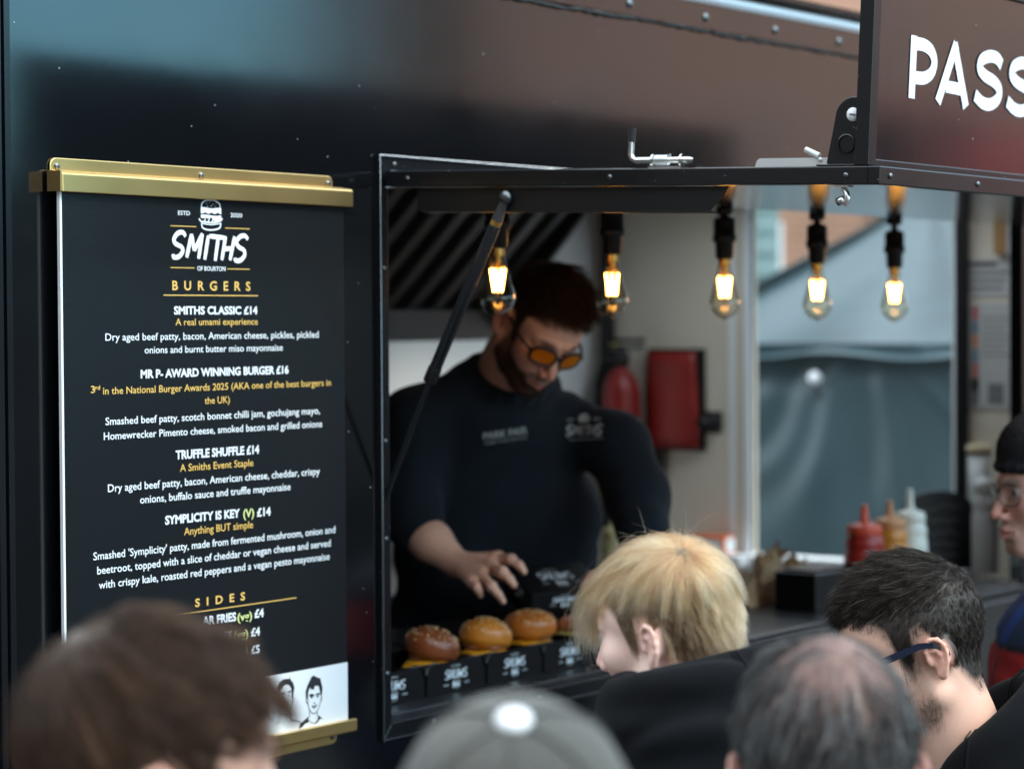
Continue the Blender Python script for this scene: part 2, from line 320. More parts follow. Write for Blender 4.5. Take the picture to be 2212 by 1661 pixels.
# ------------------------------------------------------------------ people
def Rz(a): return np.array([[cos(a), -sin(a), 0], [sin(a), cos(a), 0], [0, 0, 1.]])
def Rx(a): return np.array([[1, 0, 0], [0, cos(a), -sin(a)], [0, sin(a), cos(a)]])
def Ry(a): return np.array([[cos(a), 0, sin(a)], [0, 1, 0], [-sin(a), 0, cos(a)]])
def norm(a): return a/(np.linalg.norm(a, axis=1)[:, None]+1e-9)
def head_rot(face_deg, pitch=0, roll=0):
    """face direction as degrees from +X; positive pitch looks down, positive roll drops the person's right side"""
    return Rz(radians(face_deg-90)) @ Rx(-radians(pitch)) @ Ry(radians(roll))
def head(S, jaw=1., nose=1., ear=1., earout=.34):
    S.ell((0, -.014, .036), (.0745, .094, .087), .01)
    S.ell((0, .03, .03), (.064, .058, .062), .02)
    S.ell((0, .038, -.034), (.056*jaw, .052, .075), .02)
    S.ell((0, .062, -.1), (.024*jaw, .022, .019), .02)
    for x in (-1, 1):
        S.cap((x*.053*jaw, -.002, -.062), (x*.018, .064, -.104), .019, .013, .022)
        S.ell((x*.041, .056, -.026), (.022, .024, .022), .022)                    # cheekbone
        S.cap((x*.012, .088, .021), (x*.043, .070, .017), .0095, .009, .01)    # brow ridge
    S.ell((0, .073, -.073), (.028, .021, .024), .014)                            # muzzle
    for x in (-1, 1): S.ell((x*.031, .094, .000), (.016, .016, .0125), .008, op='s')
    S.cap((0, .086, .008), (0, .1105*nose, -.038), .0082, .0092, .008)
    for x in (-1, 1):
        S.ell((x*.0118, .098, -.043), (.0075, .0105, .0078), .006)
        S.ell((x*.006, .104, -.0515), (.0032, .0045, .004), .003, op='s')
        S.ell((x*.031, .0755, .0005), (.0125, .0125, .0125), .002)               # eyeball
        S.cap((x*.019, .083, .0075), (x*.044, .074, .005), .0035, .0035, .003)   # upper lid
        S.cap((x*.019, .083, -.0075), (x*.043, .075, -.006), .0028, .0028, .003) # lower lid
    S.chain([(-.023, .082, -.072), (-.008, .0955, -.0665), (0, .0965, -.068), (.008, .0955, -.0665), (.023, .082, -.072)], .0052, .004)
    S.chain([(-.021, .082, -.075), (0, .0945, -.0805), (.021, .082, -.075)], .006, .004)
    S.chain([(-.024, .0855, -.0735), (0, .1005, -.0735), (.024, .0855, -.0735)], .0018, .002, op='s')
    S.ell((0, .09, -.092), (.02, .008, .005), .006, op='s')
    for x in (-1, 1):                                                            # ears
        def e(u, w, out=0.):   # ear plane: u forward, w up, out away from the head
            oy, ox = cos(earout), sin(earout)
            return (x*(.0735+out*oy+(-u)*ox*.9+.002), -.016+u*oy+out*.2, -.012+w)
        rotE = Rz(x*earout) @ Rx(radians(-8))
        E_ = ear
        S.ell(e(-.004*E_, .001), (.0042, .0155*E_, .0285*E_), .004, rot=rotE)
        hel = [(.0105, .001), (.0115, .013), (.0075, .0235), (-.002, .029), (-.0125, .0265), (-.019, .016), (-.0195, .003), (-.0165, -.010), (-.010, -.021)]
        S.chain([e(a*E_, b*E_, .0055) for a, b in hel], [.0026, .003, .0034, .0036, .0037, .0036, .0034, .0032, .0036], .0025)
        S.ell(e(-.003*E_, -.027*E_, .003), (.0052, .0082*E_, .0092*E_), .005, rot=rotE)
        S.ell(e(.001*E_, -.003*E_, .0088), (.0068, .0078*E_, .0118*E_), .003, rot=rotE, op='s')
        S.chain([e(a*E_, b*E_, .0078) for a, b in [(.004, .018), (-.004, .0225), (-.0125, .017), (-.0145, .004), (-.012, -.008)]], .0024, .0025, op='s')
        S.chain([e(a*E_, b*E_, .0045) for a, b in [(.003, .0125), (-.005, .0115), (-.0098, .003), (-.0092, -.008), (-.004, -.0155)]], .0026, .003)
        S.ell(e(.0095*E_, -.004*E_, .0045), (.0038, .0042, .0065), .003, rot=rotE)
        S.ell(e(-.018, .003, -.012), (.008, .012, .02), .008, rot=rotE)
def neck(S, base, r=.056):
    a = S.T((0, -.022, -.05)); b = np.array(base, float); mid = (a*.5+b*.5)
    R, o, s_ = S.R, S.o, S.s; S.frame()
    S.cap(a, mid, r, r*.98, .03); S.cap(mid, b, r*.98, r*1.15, .03); S.frame(R, o, s_)
def skin_tint(R, o, s_, base, hairc, scalp, beard=None, beardc=(.05, .03, .02), red=1.):
    base = np.array(base)
    def f(v):
        L = ((v-o) @ R)/s_; x, y, z = np.abs(L[:, 0]), L[:, 1], L[:, 2]
        c = np.repeat(base[None], len(v), 0)
        def g(c0, r0): return np.exp(-(((x-c0[0])/r0[0])**2+((y-c0[1])/r0[1])**2+((z-c0[2])/r0[2])**2))[:, None]
        w = np.clip(g((.04, .07, -.035), (.025, .03, .022))*.55+g((0, .11, -.04), (.016, .025, .016))*.7+g((.085, -.015, -.01), (.013, .03, .035))*.75, 0, 1)*red
        c = c*(1-w*np.array([.05, .34, .36]))
        lip = np.clip(g((0, .096, -.074), (.02, .016, .0085))*1.2, 0, 1); c = c*(1-lip)+lip*base*np.array([.82, .45, .45])
        c = c*(1+.05*waves(L, 5, 60., 3)[:, None])
        if beard is not None:
            bw = beard(L)[:, None]; c = c*(1-bw)+bw*np.array(beardc)
        sw = scalp(L)[:, None]; c = c*(1-sw)+sw*np.array(hairc)
        eye = ((x-.031)**2+(y-.0755)**2+(z-.0005)**2 < .0131**2) & (y > .078)
        c[eye] = (.42, .38, .35); iris = eye & ((x-.031)**2+(z-.0005)**2 < .0058**2); c[iris] = (.06, .04, .03)
        brow = np.clip(g((.03, .085, .0215), (.017, .02, .0045))*1.5, 0, .85); c = c*(1-brow)+brow*np.array(beardc)
        return np.clip(c, 0, 1)
    return f
def lerp_curve(xs, ys): return lambda y: np.interp(y, xs, ys)
HAIRLINE = lerp_curve([-.12, -.10, -.06, -.035, -.012, .004, .016, .024, .034, .05, .066, .08, .1], [-.072, -.082, -.07, -.02, .026, .022, -.03, -.02, .03, .05, .062, .072, .08])
def scalp_mask(line=HAIRLINE, soft=.006):
    def f(L):
        x, y, z = np.abs(L[:, 0]), L[:, 1], L[:, 2]
        w = np.clip((z-line(y))/soft+.5, 0, 1)
        d = np.sqrt(((y+.016)/.024)**2+((z+.014)/.037)**2)
        w = w*np.where(x > .0735, np.clip((d-.80)/.3, 0, 1), 1)
        return w
    return f
def roots(v, q, R, o, s_, mask, n, seed=0):
    """n root points spread over the masked skin, in head space, with normals"""
    r = np.random.default_rng(seed); L = ((v-o) @ R)/s_; N = vnormals(v, q) @ R
    m = mask(L); mf = m[q].mean(1)
    a = np.linalg.norm(np.cross(L[q[:, 2]]-L[q[:, 0]], L[q[:, 3]]-L[q[:, 1]]), axis=1)*mf
    i = r.choice(len(q), n, p=a/a.sum()); u, w = r.random((n, 1)), r.random((n, 1))
    A = lambda X: (X[q[i, 0]]*(1-u)+X[q[i, 1]]*u)*(1-w)+(X[q[i, 3]]*(1-u)+X[q[i, 2]]*u)*w
    n_ = A(N); return A(L), n_/(np.linalg.norm(n_, axis=1)[:, None]+1e-9), r
SK_C, SK_R = np.array([0, -.014, .036]), np.array([.0745, .094, .087])
def grow(P, N, comb, length, K=8, lift=.5, fall=.3, gdir=(0, 0, -1), clump=0., nclump=0, curl=.0, jit=.12, seed=0, shell=1.0, flow=None, stick=1.):
    """strands in head space: start along the normal, bend to the comb direction, then fall; kept outside the skull"""
    r = np.random.default_rng(seed); n = len(P); g = np.array(gdir, float)
    d0 = N*lift+comb*(1-lift)+r.normal(size=(n, 3))*jit; d0 /= np.linalg.norm(d0, axis=1)[:, None]
    out = np.zeros((n, K, 3)); p = P-N*.001; out[:, 0] = p; st = (length/(K-1))[:, None]
    ph = r.uniform(0, 6.3, (n, 3))
    for k in range(1, K):
        t = k/(K-1)
        if flow is not None: comb = flow(p)
        d = d0*max(0, 1-t*1.6)+comb*min(1, .35+t)*.9*stick+g*fall*t*1.3
        d = d/(np.linalg.norm(d, axis=1)[:, None]+1e-9)+curl*np.sin(ph+t*5)
        p = p+d*st
        lo = np.clip((p[:, 2]-(-.03))/.04, 0, 1)       # below the ears the skull tapers into the neck
        e = (p-SK_C)/(SK_R*shell*(.985+.0*lo[:, None])); l = np.linalg.norm(e, axis=1); ins = (l < 1) & (p[:, 2] > -.03)
        p = np.where(ins[:, None], SK_C+(p-SK_C)/np.maximum(l, 1e-6)[:, None], p); out[:, k] = p
    if clump and nclump:
        ci = r.choice(n, nclump, replace=False); D = ((P[:, None, :]-P[ci][None])**2).sum(2) if n*nclump < 3e7 else None
        if D is None: own = np.concatenate([((P[a:a+4000, None, :]-P[ci][None])**2).sum(2).argmin(1) for a in range(0, n, 4000)])
        else: own = D.argmin(1)
        C = out[ci][own]; t = np.linspace(0, 1, K)[None, :, None]**1.1
        out = out*(1-clump*t)+(C+(P-P[ci][own])[:, None]*.25*(1-t*.5))*clump*t
    return out
def link_hair(name, S_, R, o, s_, tint, rad, parent, m='darkhair', taper=.35):
    n, K = S_.shape[:2]; W = (S_.reshape(-1, 3)*s_) @ R.T+o-wloc(parent)
    hc = bpy.data.hair_curves.new(name); hc.add_curves([K]*n)
    hc.attributes['position'].data.foreach_set('vector', W.astype(np.float32).ravel())
    ra = hc.attributes.get('radius') or hc.attributes.new('radius', 'FLOAT', 'POINT')
    ra.data.foreach_set('value', (np.linspace(1, taper, K)[None]*np.broadcast_to(rad, (n,))[:, None]).astype(np.float32).ravel())
    at_ = hc.attributes.new('tint', 'FLOAT_COLOR', 'POINT'); c = np.ones((n, K, 4), np.float32); c[:, :, :3] = np.clip(tint, .001, .98); at_.data.foreach_set('color', c.ravel())
    hc.materials.append(M[m]); ob = bpy.data.objects.new(name, hc); COL.objects.link(ob); ob.parent = parent; return ob
def tints(n, K, root, tip, spread, r, grey=0., greyc=(.5, .5, .5)):
    t = np.linspace(0, 1, K)[None, :, None]; c = np.array(root)*(1-t)+np.array(tip)*t
    c = c*np.exp(r.normal(size=(n, 1, 1))*spread)
    if grey: w = (r.random((n, 1, 1)) < grey); c = np.where(w, np.array(greyc)*np.exp(r.normal(size=(n, 1, 1))*.2), c)
    return np.broadcast_to(c, (n, K, 3))
def whorl_comb(P, c=(0, -.07, .105), fwd=.0):
    """away from the crown, along the skin"""
    d = P-np.array(c); nn = (P-SK_C)/SK_R**2; nn /= np.linalg.norm(nn, axis=1)[:, None]
    d = d-(d*nn).sum(1)[:, None]*nn; d /= np.linalg.norm(d, axis=1)[:, None]+1e-6
    d = d+np.array([0, fwd, 0]); return d/(np.linalg.norm(d, axis=1)[:, None]+1e-6)
def clothes(root, o, body_deg, neckb, m_top, name='hooded_jacket', hood=True, ground=0., seed=1, color=None, collar=.0, wide=1., deep=1., vx=.007, top=0., seam=None):
    """a standing figure's jacket (hands in the pockets), trousers and shoes; neckb is the base of the neck"""
    B = Rz(radians(body_deg-90)); n = np.array(neckb, float); S = SDF().frame(B, n)
    S.ell((0, -.005+.03*(deep-1), -.17), (.185*wide, .115*deep, .19), .03); S.ell((0, .005+.06*(deep-1), -.40), (.175*wide, .122*deep, .24), .05); S.ell((0, 0, -.62), (.18*wide, .125*deep, .13), .05)
    S.cap((-.06, -.02, -.02), (.06, -.02, -.02), .055, k=.05)
    for x in (-1, 1):
        S.cap((x*.06, -.015, -.035), (x*.175*wide, -.01, -.095), .055, .062, .05)
        S.chain([(x*.19*wide, -.01, -.11), (x*.25*wide, -.05, -.37), (x*.20*wide, .10, -.56)], [.066, .056, .05], .03)
        S.ell((x*.185*wide, .11, -.57), (.055, .04, .05), .02)
    ring = [(.085*cos(a), -.012+.075*sin(a), .022-.028*sin(a)) for a in np.linspace(0, 2*pi, 17)]
    S.chain(ring, .021, .02)
    if hood:
        bt, ft, hr = hood if isinstance(hood, tuple) else (.06, .02, .03)
        for f_, dz_, k_ in ((1., 0., 1.), (1.16, -.05, 1.15), (1.2, -.11, 1.2)):
            S.chain([(f_*.100*cos(a), -.018+f_*(.100 if sin(a) < 0 else .088)*sin(a), (bt+(ft-bt)*(sin(a)*.5+.5))-hr+dz_) for a in np.linspace(0, 2*pi, 25)], hr*k_, .02)
    dz = lambda v: (.0050*waves((v-n) @ B*np.array([1, 1, .7]), seed, 15., 4)-.0075*np.exp(-(waves((v-n) @ B*np.array([1, 1, 1.5]), seed+40, 13., 2)/.16)**2))*np.clip(1.2-np.abs(((v-n) @ B)[:, 2]), .4, 1)
    cc = (lambda v: color((v-n) @ B)) if color else None
    j, v, q = link_sdf(S, vx, name, m_top, root, colors=cc, disp=dz)
    if seam:
        from mathutils.bvhtree import BVHTree
        bv = BVHTree.FromPolygons(v.tolist(), q.tolist()); sm_ = MB()
        for a in seam:
            pts = []
            for t in np.linspace(0, 1, 34):
                c = n+B @ np.array([0, -.02, .16-.42*t]); d = B @ np.array([cos(a), sin(a), 0]); h = bv.ray_cast(Vector(c+d*.5), Vector(-d))
                if h[0] is not None: pts.append(np.array(h[0])+d*.0004)
            if len(pts) > 3: sm_.tube(pts, .0026, 6); sm_.tube([p_+np.cross(d, [0, 0, 1])*.007 for p_ in pts], .0009, 6)
        build(sm_, 'seams', m_top, j)
    T = SDF().frame(B, n); hz = -.62; gz = ground-n[2]
    T.ell((0, -.01, hz-.04), (.17, .115, .13), .03)
    for x in (-1, 1): T.chain([(x*.09, -.005, hz-.08), (x*.1, .01, (hz+gz)*.5-.08), (x*.105, -.015, gz+.09)], [.092, .066, .058], .03)
    link_sdf(T, .014, 'trousers', M['denim'], root, disp=lambda v: .003*waves(v, seed+3, 22., 3))
    for x in (-1, 1):
        H = SDF().frame(B, n); H.ell((x*.108, -.03, gz+.055), (.043, .06, .05), .02); H.ell((x*.115, .075, gz+.036), (.044, .095, .034), .03)
        link_sdf(H, .01, 'shoe', M['shoe'], root)
    return B
def person(name_label, o, face, pitch=0, roll=0, s_=1., base=(.62, .40, .31), hairc=(.05, .03, .02), line=HAIRLINE, beard=None, beardc=(.05, .03, .02), neck_off=(-.005, -.055, -.185), vx=.0026, ground=0., jaw=1., red=1., ear=1., body=None, cat='person', neck_r=.056, extra=None, earout=.34, lean=0, soft=.012):
    R = head_rot(face, pitch, roll); o = np.array(o, float)
    root = empty('person', (o[0], o[1], ground), label=name_label, cat=cat)
    B = Rz(radians((body if body is not None else face)-90)); nb = o+B @ np.array(neck_off)*s_
    S = SDF().frame(R, o, s_); head(S, jaw=jaw, ear=ear, earout=earout); neck(S, nb, neck_r*s_); S.frame(B, nb)
    S.frame(B @ Rx(radians(-lean)), nb)
    S.ell((0, 0, -.10), (.13, .062, .09), .05); S.ell((0, .0, -.2), (.14, .07, .13), .05)
    if extra: extra(S)
    S.frame(R, o, s_)
    mask = scalp_mask(line, soft)
    ob, v, q = link_sdf(S, vx, 'body', M['skin'], root, colors=skin_tint(R, o, s_, base, hairc, mask, beard, beardc, red))
    return root, R, o, s_, v, q, mask, nb
def eyebrows_and_glasses(root, R, o, s_, frame_m, lens_m, w=.026, h=.019, t=.0035, temples=True, name='glasses', zc=-.002, yc=.104, band=0):
    X = lambda p: o+s_*(R @ np.array(p, float)); g = MB()
    def outline(x, k=1.): return [(x*(.033)+k*w*np.sign(cos(a))*abs(cos(a))**.7, yc-.35*abs(k*w*np.sign(cos(a))*abs(cos(a))**.7*x+.033)**1.5*3.2, zc+k*h*np.sign(sin(a))*abs(sin(a))**.75) for a in np.linspace(0, 2*pi, 25)]
    for x in (-1, 1):
        g.tube([X(p) for p in outline(x)], t*s_, 8, cap=False)
        if band:
            tl = [(x*.064, .088, zc+.006), (x*.0755, .06, zc+.007), (x*.0805, .0, zc+.012), (x*.082, -.018, zc+.008), (x*.080, -.036, zc-.010)]
            for i in range(4):
                (a0, a1, a2), (b0, b1, b2) = tl[i], tl[i+1]; h0, h1 = band*(1-.12*i), band*(1-.12*(i+1)); d_ = x*.0018
                g.prism([X((a0, a1, a2-h0)), X((a0, a1, a2+h0)), X((a0+d_, a1, a2+h0)), X((a0+d_, a1, a2-h0))], [X((b0, b1, b2-h1)), X((b0, b1, b2+h1)), X((b0+d_, b1, b2+h1)), X((b0+d_, b1, b2-h1))])
        elif temples: g.tube([X(p) for p in [(x*.062, .090, zc+.006), (x*.0745, .06, zc+.007), (x*.0795, .0, zc+.012), (x*.081, -.018, zc+.008), (x*.078, -.034, zc-.012)]], t*.85*s_, 8)
    g.tube([X((-.009, yc+.001, zc+.006)), X((0, yc+.005, zc+.009)), X((.009, yc+.001, zc+.006))], t*s_, 8)
    fr = build(g, name, frame_m, root)
    for x in (-1, 1):
        l = MB(); a = [X(p) for p in outline(x, .95)][:-1]; off = R @ np.array([0, .0015, 0]); l.prism([p-off for p in a], [p+off for p in a]); build(l, 'lens', lens_m, fr)
    return fr
# ------------------------------------------------------------------ lettering
def glyphs(s, bold=0., shear=0., track=1.):
    cu = bpy.data.curves.new('type', 'FONT'); cu.body = s; cu.offset = bold; cu.shear = shear; cu.space_character = track; cu.resolution_u = 3
    ob = bpy.data.objects.new('type', cu); COL.objects.link(ob); dg = bpy.context.evaluated_depsgraph_get()
    me = bpy.data.meshes.new_from_object(ob.evaluated_get(dg)); v = np.array([x.co[:] for x in me.vertices]).reshape(-1, 3); f = [tuple(p.vertices) for p in me.polygons]
    bpy.data.objects.remove(ob); bpy.data.meshes.remove(me); bpy.data.curves.remove(cu); return v[:, :2], f
CAPH = None
def ribbon(pts, w, closed=False):
    """a flat stroke: list of quads following 2D points, width w (or one per point)"""
    P = np.array(pts, float); n = len(P); ws = np.full(n, w) if not hasattr(w, '__len__') else np.array(w, float)
    if closed: nx, pv = np.roll(P, -1, 0), np.roll(P, 1, 0)
    else: nx = np.vstack([P[1:], 2*P[-1:]-P[-2:-1]]); pv = np.vstack([2*P[:1]-P[1:2], P[:-1]])
    a = nx-P; a /= np.linalg.norm(a, axis=1)[:, None]+1e-9; b = P-pv; b /= np.linalg.norm(b, axis=1)[:, None]+1e-9
    t = a+b; t /= np.linalg.norm(t, axis=1)[:, None]+1e-9; nn = np.stack([-t[:, 1], t[:, 0]], 1)
    k = 1/np.maximum((nn*np.stack([-a[:, 1], a[:, 0]], 1)).sum(1), .5)
    L, R = P+nn*(ws*k/2)[:, None], P-nn*(ws*k/2)[:, None]; m = n if closed else n-1
    return np.vstack([L, R]), [(i, n+i, n+(i+1) % n, (i+1) % n) for i in range(m)]
def curve_pts(pts, n=6):
    """catmull-rom through the points"""
    P = np.array(pts, float); P = np.vstack([2*P[:1]-P[1:2], P, 2*P[-1:]-P[-2:-1]]); out = []
    for i in range(1, len(P)-2):
        for t in np.linspace(0, 1, n, endpoint=False):
            a, b, c, d = P[i-1:i+3]; out.append(.5*((2*b)+(c-a)*t+(2*a-5*b+4*c-d)*t*t+(-a+3*b-3*c+d)*t**3))
    return np.array(out+[P[-2]])
class Print:
    """flat printing on a surface: fn turns sheet coordinates into the world; lift steps keep strokes apart"""
    def __init__(s, fn): s.fn = fn; s.mb = MB(); s.k = 0
    def add(s, v2, f): s.k += 1; s.mb.add([s.fn(a, b, s.k) for a, b in v2], f)
    def stroke(s, pts, w, smooth=True, closed=False): s.add(*ribbon(curve_pts(pts) if smooth else pts, w, closed))
    def fill(s, pts): s.add(pts, [tuple(range(len(pts)))])
    def text(s, txt, x0, x1, y, cap, bold=.0, shear=0., track=1.):
        v, f = glyphs(txt, bold, shear, track); v = v.copy()
        capf = .70
        v[:, 0] = x0+(v[:, 0]-v[:, 0].min())/(v[:, 0].max()-v[:, 0].min())*(x1-x0); v[:, 1] = y+v[:, 1]/capf*cap; s.add(v, f)
LOGO = [ [(77, 25), (62, 3), (32, 8), (9, 40), (17, 67), (52, 85), (59, 110), (37, 140), (7, 145), (2, 127)],
  [(82, 145), (112, 10)], [(112, 10), (127, 105)], [(127, 105), (177, 5)], [(177, 5), (152, 150)], [(212, 15), (189, 155)], [(217, 18), (312, 25)],
  [(272, 25), (252, 160)], [(317, 15), (292, 155)], [(302, 90), (367, 85)], [(372, 15), (342, 155)],
  [(455, 30), (437, 10), (407, 15), (382, 47), (397, 75), (429, 95), (432, 125), (407, 153), (377, 155), (372, 140)] ]
def brush_logo(p, x0, y0, w, h, bw=.046):
    """hand-brushed SMITHS; x0,y0 bottom left"""
    for s in LOGO:
        q = [(x0+a/457*w, y0+(165-b)/165*h) for a, b in s]; n = len(curve_pts(q)) if len(q) > 2 else 5
        q = curve_pts(q) if len(q) > 2 else np.array(q[0])+(np.array(q[1])-np.array(q[0]))*np.linspace(0, 1, 5)[:, None]
        t = np.linspace(0, 1, len(q)); p.add(*ribbon(q, bw*w*(1.0-.25*np.abs(2*t-1)**2)*(1+.08*np.sin(t*9))))
def burger_mark(p, x0, y0, w, h):
    """line-drawn burger: seeded bun, ragged filling, lower bun"""
    U = lambda a, b: (x0+a*w, y0+b*h)
    p.stroke([U(.08, .74), U(.1, .88), (x0+.28*w, y0+.98*h), U(.5, 1), U(.72, .98), U(.9, .88), U(.92, .74)], .045*w)
    for a, b in ((.3, .88), (.45, .93), (.6, .86), (.75, .9), (.52, .8), (.35, .79), (.7, .79)): p.fill([U(a-.03, b), U(a, b-.012), U(a+.03, b), U(a, b+.012)])
    r = np.random.default_rng(3); n = 13; xs = np.linspace(.04, .97, n)
    top = [U(a, .735+.015*sin(9*a)) for a in xs]; bot = [U(a, .60-.07*abs(sin(11*a+.5))) for a in xs[::-1]]; p.fill(top+bot)
    top = [U(a, .49+.015*sin(7*a)) for a in xs]; bot = [U(a, .42-.045*abs(sin(13*a))) for a in xs[::-1]]; p.fill(top+bot)
    for a in (.2, .38, .55, .72, .85): p.stroke([U(a, .42), U(a+.04, .34), U(a-.02, .28)], .04*w)
    p.stroke([U(-.05, .36), U(.05, .27), U(.3, .25), U(.6, .24), U(.9, .30), U(1.02, .4)], .05*w)
    p.fill([U(.5, .44), U(.95, .4), U(1, .32), U(.8, .27), U(.62, .3)])
    p.stroke([U(.07, .22), U(.1, .07), U(.3, 0), U(.6, 0), U(.88, .07), U(.95, .24)], .05*w); p.stroke([U(.1, .2), U(.5, .17), U(.92, .22)], .03*w)

# ------------------------------------------------------------------ the food trailer
XL, XR, YB, ZT = -.846, 3.25, 1.75, 2.594
OX0, OX1, OZ0, OZ1 = .004, 2.62, 1.297, 2.262
trailer = empty('food_trailer', (1.2, .9, 0), label='black glossy food trailer with a long open serving hatch', cat='food trailer')
b = MB()
for x0, x1, z0, z1 in ((XL, OX0, .45, ZT), (OX1, XR+.1, .45, ZT), (OX0, OX1, .45, OZ0), (OX0, OX1, OZ1, ZT)):
    nx, nz_ = 2, 2
    b.box(x0, x1, 0, .035, z0, z1)
side = build(b, 'side_panel', M['paint'], trailer)
# the far end and the near end, floor, roof, back
b = MB(); b.box(XL-.1, XR+.1, YB+.04, YB+.08, .45, 2.62); b.box(XL-.1, XL-.06, .06, YB+.04, .45, 2.62)
build(b, 'outer_shell', M['paint'], trailer)
b = MB(); b.box(XL-.06, XR+.1, .036, YB+.04, .45, .55); build(b, 'floor', M['counter'], trailer)
b = MB(); KX0, KX1, KY0, KY1 = 2.25, 3.0, .12, 1.25   # unseen roof opening, added to let daylight onto the end wall
for x0, x1, y0, y1 in ((XL-.06, KX0, .036, YB+.04), (KX1, XR+.1, .036, YB+.04), (KX0, KX1, .036, KY0), (KX0, KX1, KY1, YB+.04)): b.box(x0, x1, y0, y1, 2.44, 2.46)
build(b, 'ceiling', M['inwhite'], trailer)
b = MB(); 
for x0, x1, y0, y1 in ((XL-.1, KX0, .04, YB+.08), (KX1, XR+.1, .04, YB+.08), (KX0, KX1, .04, KY0), (KX0, KX1, KY1, YB+.08)): b.box(x0, x1, y0, y1, 2.63, 2.66)
for x0, x1, y0, y1 in ((KX0-.02, KX0, KY0-.02, KY1+.02), (KX1, KX1+.02, KY0-.02, KY1+.02), (KX0, KX1, KY0-.02, KY0), (KX0, KX1, KY1, KY1+.02)): b.box(x0, x1, y0, y1, 2.461, 2.629)
build(b, 'roof', M['alu'], trailer)
b = MB(); b.box(XL-.06, XR, YB, YB+.035, .55, 2.44); build(b, 'back_wall', M['inwhite'], trailer)
# far end wall with the window
WY0, WY1, WZ0, WZ1 = .48, 1.166, 1.272, 2.40
b = MB(); X0, X1 = XR-.05, XR-.012
b.box(X0, X1, .036, WY0, .55, 2.44); b.box(X0, X1, WY1, YB, .55, 2.44); b.box(X0, X1, WY0, WY1, .55, WZ0-.05); b.box(X0, X1, WY0, WY1, WZ1, 2.44)
ew = build(b, 'end_wall', M['inwall'], trailer)
for bx_ in ((X0-.008, X0+.02, WY1, WY1+.022, WZ0, WZ1), (X0-.006, X0-.0005, WY1+.055, WY1+.078, WZ0, WZ1), (X0-.012, X0+.004, WY0-.03, WY0, WZ0, WZ1)):
    b = MB(); b.box(*bx_); build(b, 'window_frame', M['white'], trailer, bevel=.003)
b = MB(); b.box(X0-.05, X1+.01, WY0-.06, WY1+.12, WZ0-.052, WZ0-.001); build(b, 'window_sill', M['white'], trailer, bevel=.004)
b = MB(); b.box(X0-.03, X0-.013, WY0-.055, WY0-.02, WZ0-.3, 2.44); build(b, 'dark_post', M['black'], trailer)
# upper band, its sealant bead, rivets, rounded roof edge
b = MB(); b.box(XL, XR+.1, -.007, -.0005, 2.601, 2.652); build(b, 'roof_band', M['paint'], trailer)
rr = np.random.default_rng(4); xs = np.linspace(XL, XR+.1, 240)
b = MB(); b.tube([(x, -.003, 2.5965+.0012*sin(x*9)+.0008*rr.normal()) for x in xs], [.0042*(1+.25*rr.normal()) if rr.random() < .5 else .0042 for x in xs], 8); build(b, 'sealant_bead', M['rubber'], trailer)
balls('rivet', M['bolt'], trailer, [((x, -.008, 2.624), .0095, (1, .5, 1)) for x in np.arange(XL+.19, XR, .285)])
b = MB(); prof = [(-.010, 2.652)]+[(-.010+.038*(1-cos(a)), 2.657+.030*sin(a)) for a in np.linspace(0, pi/2, 8)]+[(.10, 2.690), (.10, 2.662), (.0, 2.652)]
b.prism([(XL-.02, y, z) for y, z in prof], [(XR+.1, y, z) for y, z in prof]); o = build(b, 'roof_edge', M['edge'], trailer)
for p in o.data.polygons: p.use_smooth = False
b = MB(); b.box(XL-.02, XR+.1, -.004, .06, 2.691, 2.703); build(b, 'roof_lip', M['trim'], trailer)
# near corner: seam strips and a rounded post
b = MB(); b.box(XL-.012, XL-.001, -.004, .03, .45, 2.60); b.box(XL-.030, XL-.0185, -.004, .03, .45, 2.60); build(b, 'seam_strip', M['trim'], trailer)
b = MB(); pr = [(XL-.031, 0), (XL-.055, -.001)]+[(XL-.055-.045*sin(a), -.001+.045*(1-cos(a))) for a in np.linspace(0, pi/2, 10)]+[(XL-.1, .06), (XL-.031, .06)]
b.prism([(x, y, .45) for x, y in pr[::-1]], [(x, y, 2.60) for x, y in pr[::-1]]); o = build(b, 'corner_post', M['paint'], trailer)
balls('screw', M['bolt'], trailer, [((XL-.0465, -.002, z), .007, (1, .5, 1)) for z in np.arange(.6, 2.6, .215)])
# serving opening: flange, inner lip, screws
b = MB(); W = .028
fo = [(OX0-.016, OZ0-.028), (OX1+.016, OZ0-.028), (OX1+.016, OZ1+.021), (OX0-.016, OZ1+.021)]; fi = [(OX0+.008, OZ0), (OX1-.008, OZ0), (OX1-.008, OZ1-.004), (OX0+.008, OZ1-.004)]
for i in range(4):
    a0, a1, c1, c0 = fo[i], fo[(i+1) % 4], fi[(i+1) % 4], fi[i]
    b.prism([(a0[0], -.006, a0[1]), (a1[0], -.006, a1[1]), (c1[0], -.006, c1[1]), (c0[0], -.006, c0[1])], [(a0[0], -.0005, a0[1]), (a1[0], -.0005, a1[1]), (c1[0], -.0005, c1[1]), (c0[0], -.0005, c0[1])])
of = build(b, 'opening_frame', M['frame'], trailer, bevel=.0015)
b = MB(); b.box(OX0+.006, OX0+.009, 0, .06, OZ0, OZ1-.006); b.box(OX0-.019, OX0-.0165, -.010, 0, OZ0-.03, OZ1+.021); b.box(OX0-.0165, OX1, -.010, 0, OZ1+.0215, OZ1+.024); b.box(OX0+.02, OX1, -.008, .03, OZ1-.0085, OZ1-.0045)
build(b, 'edge_strip', M['frame'], of)
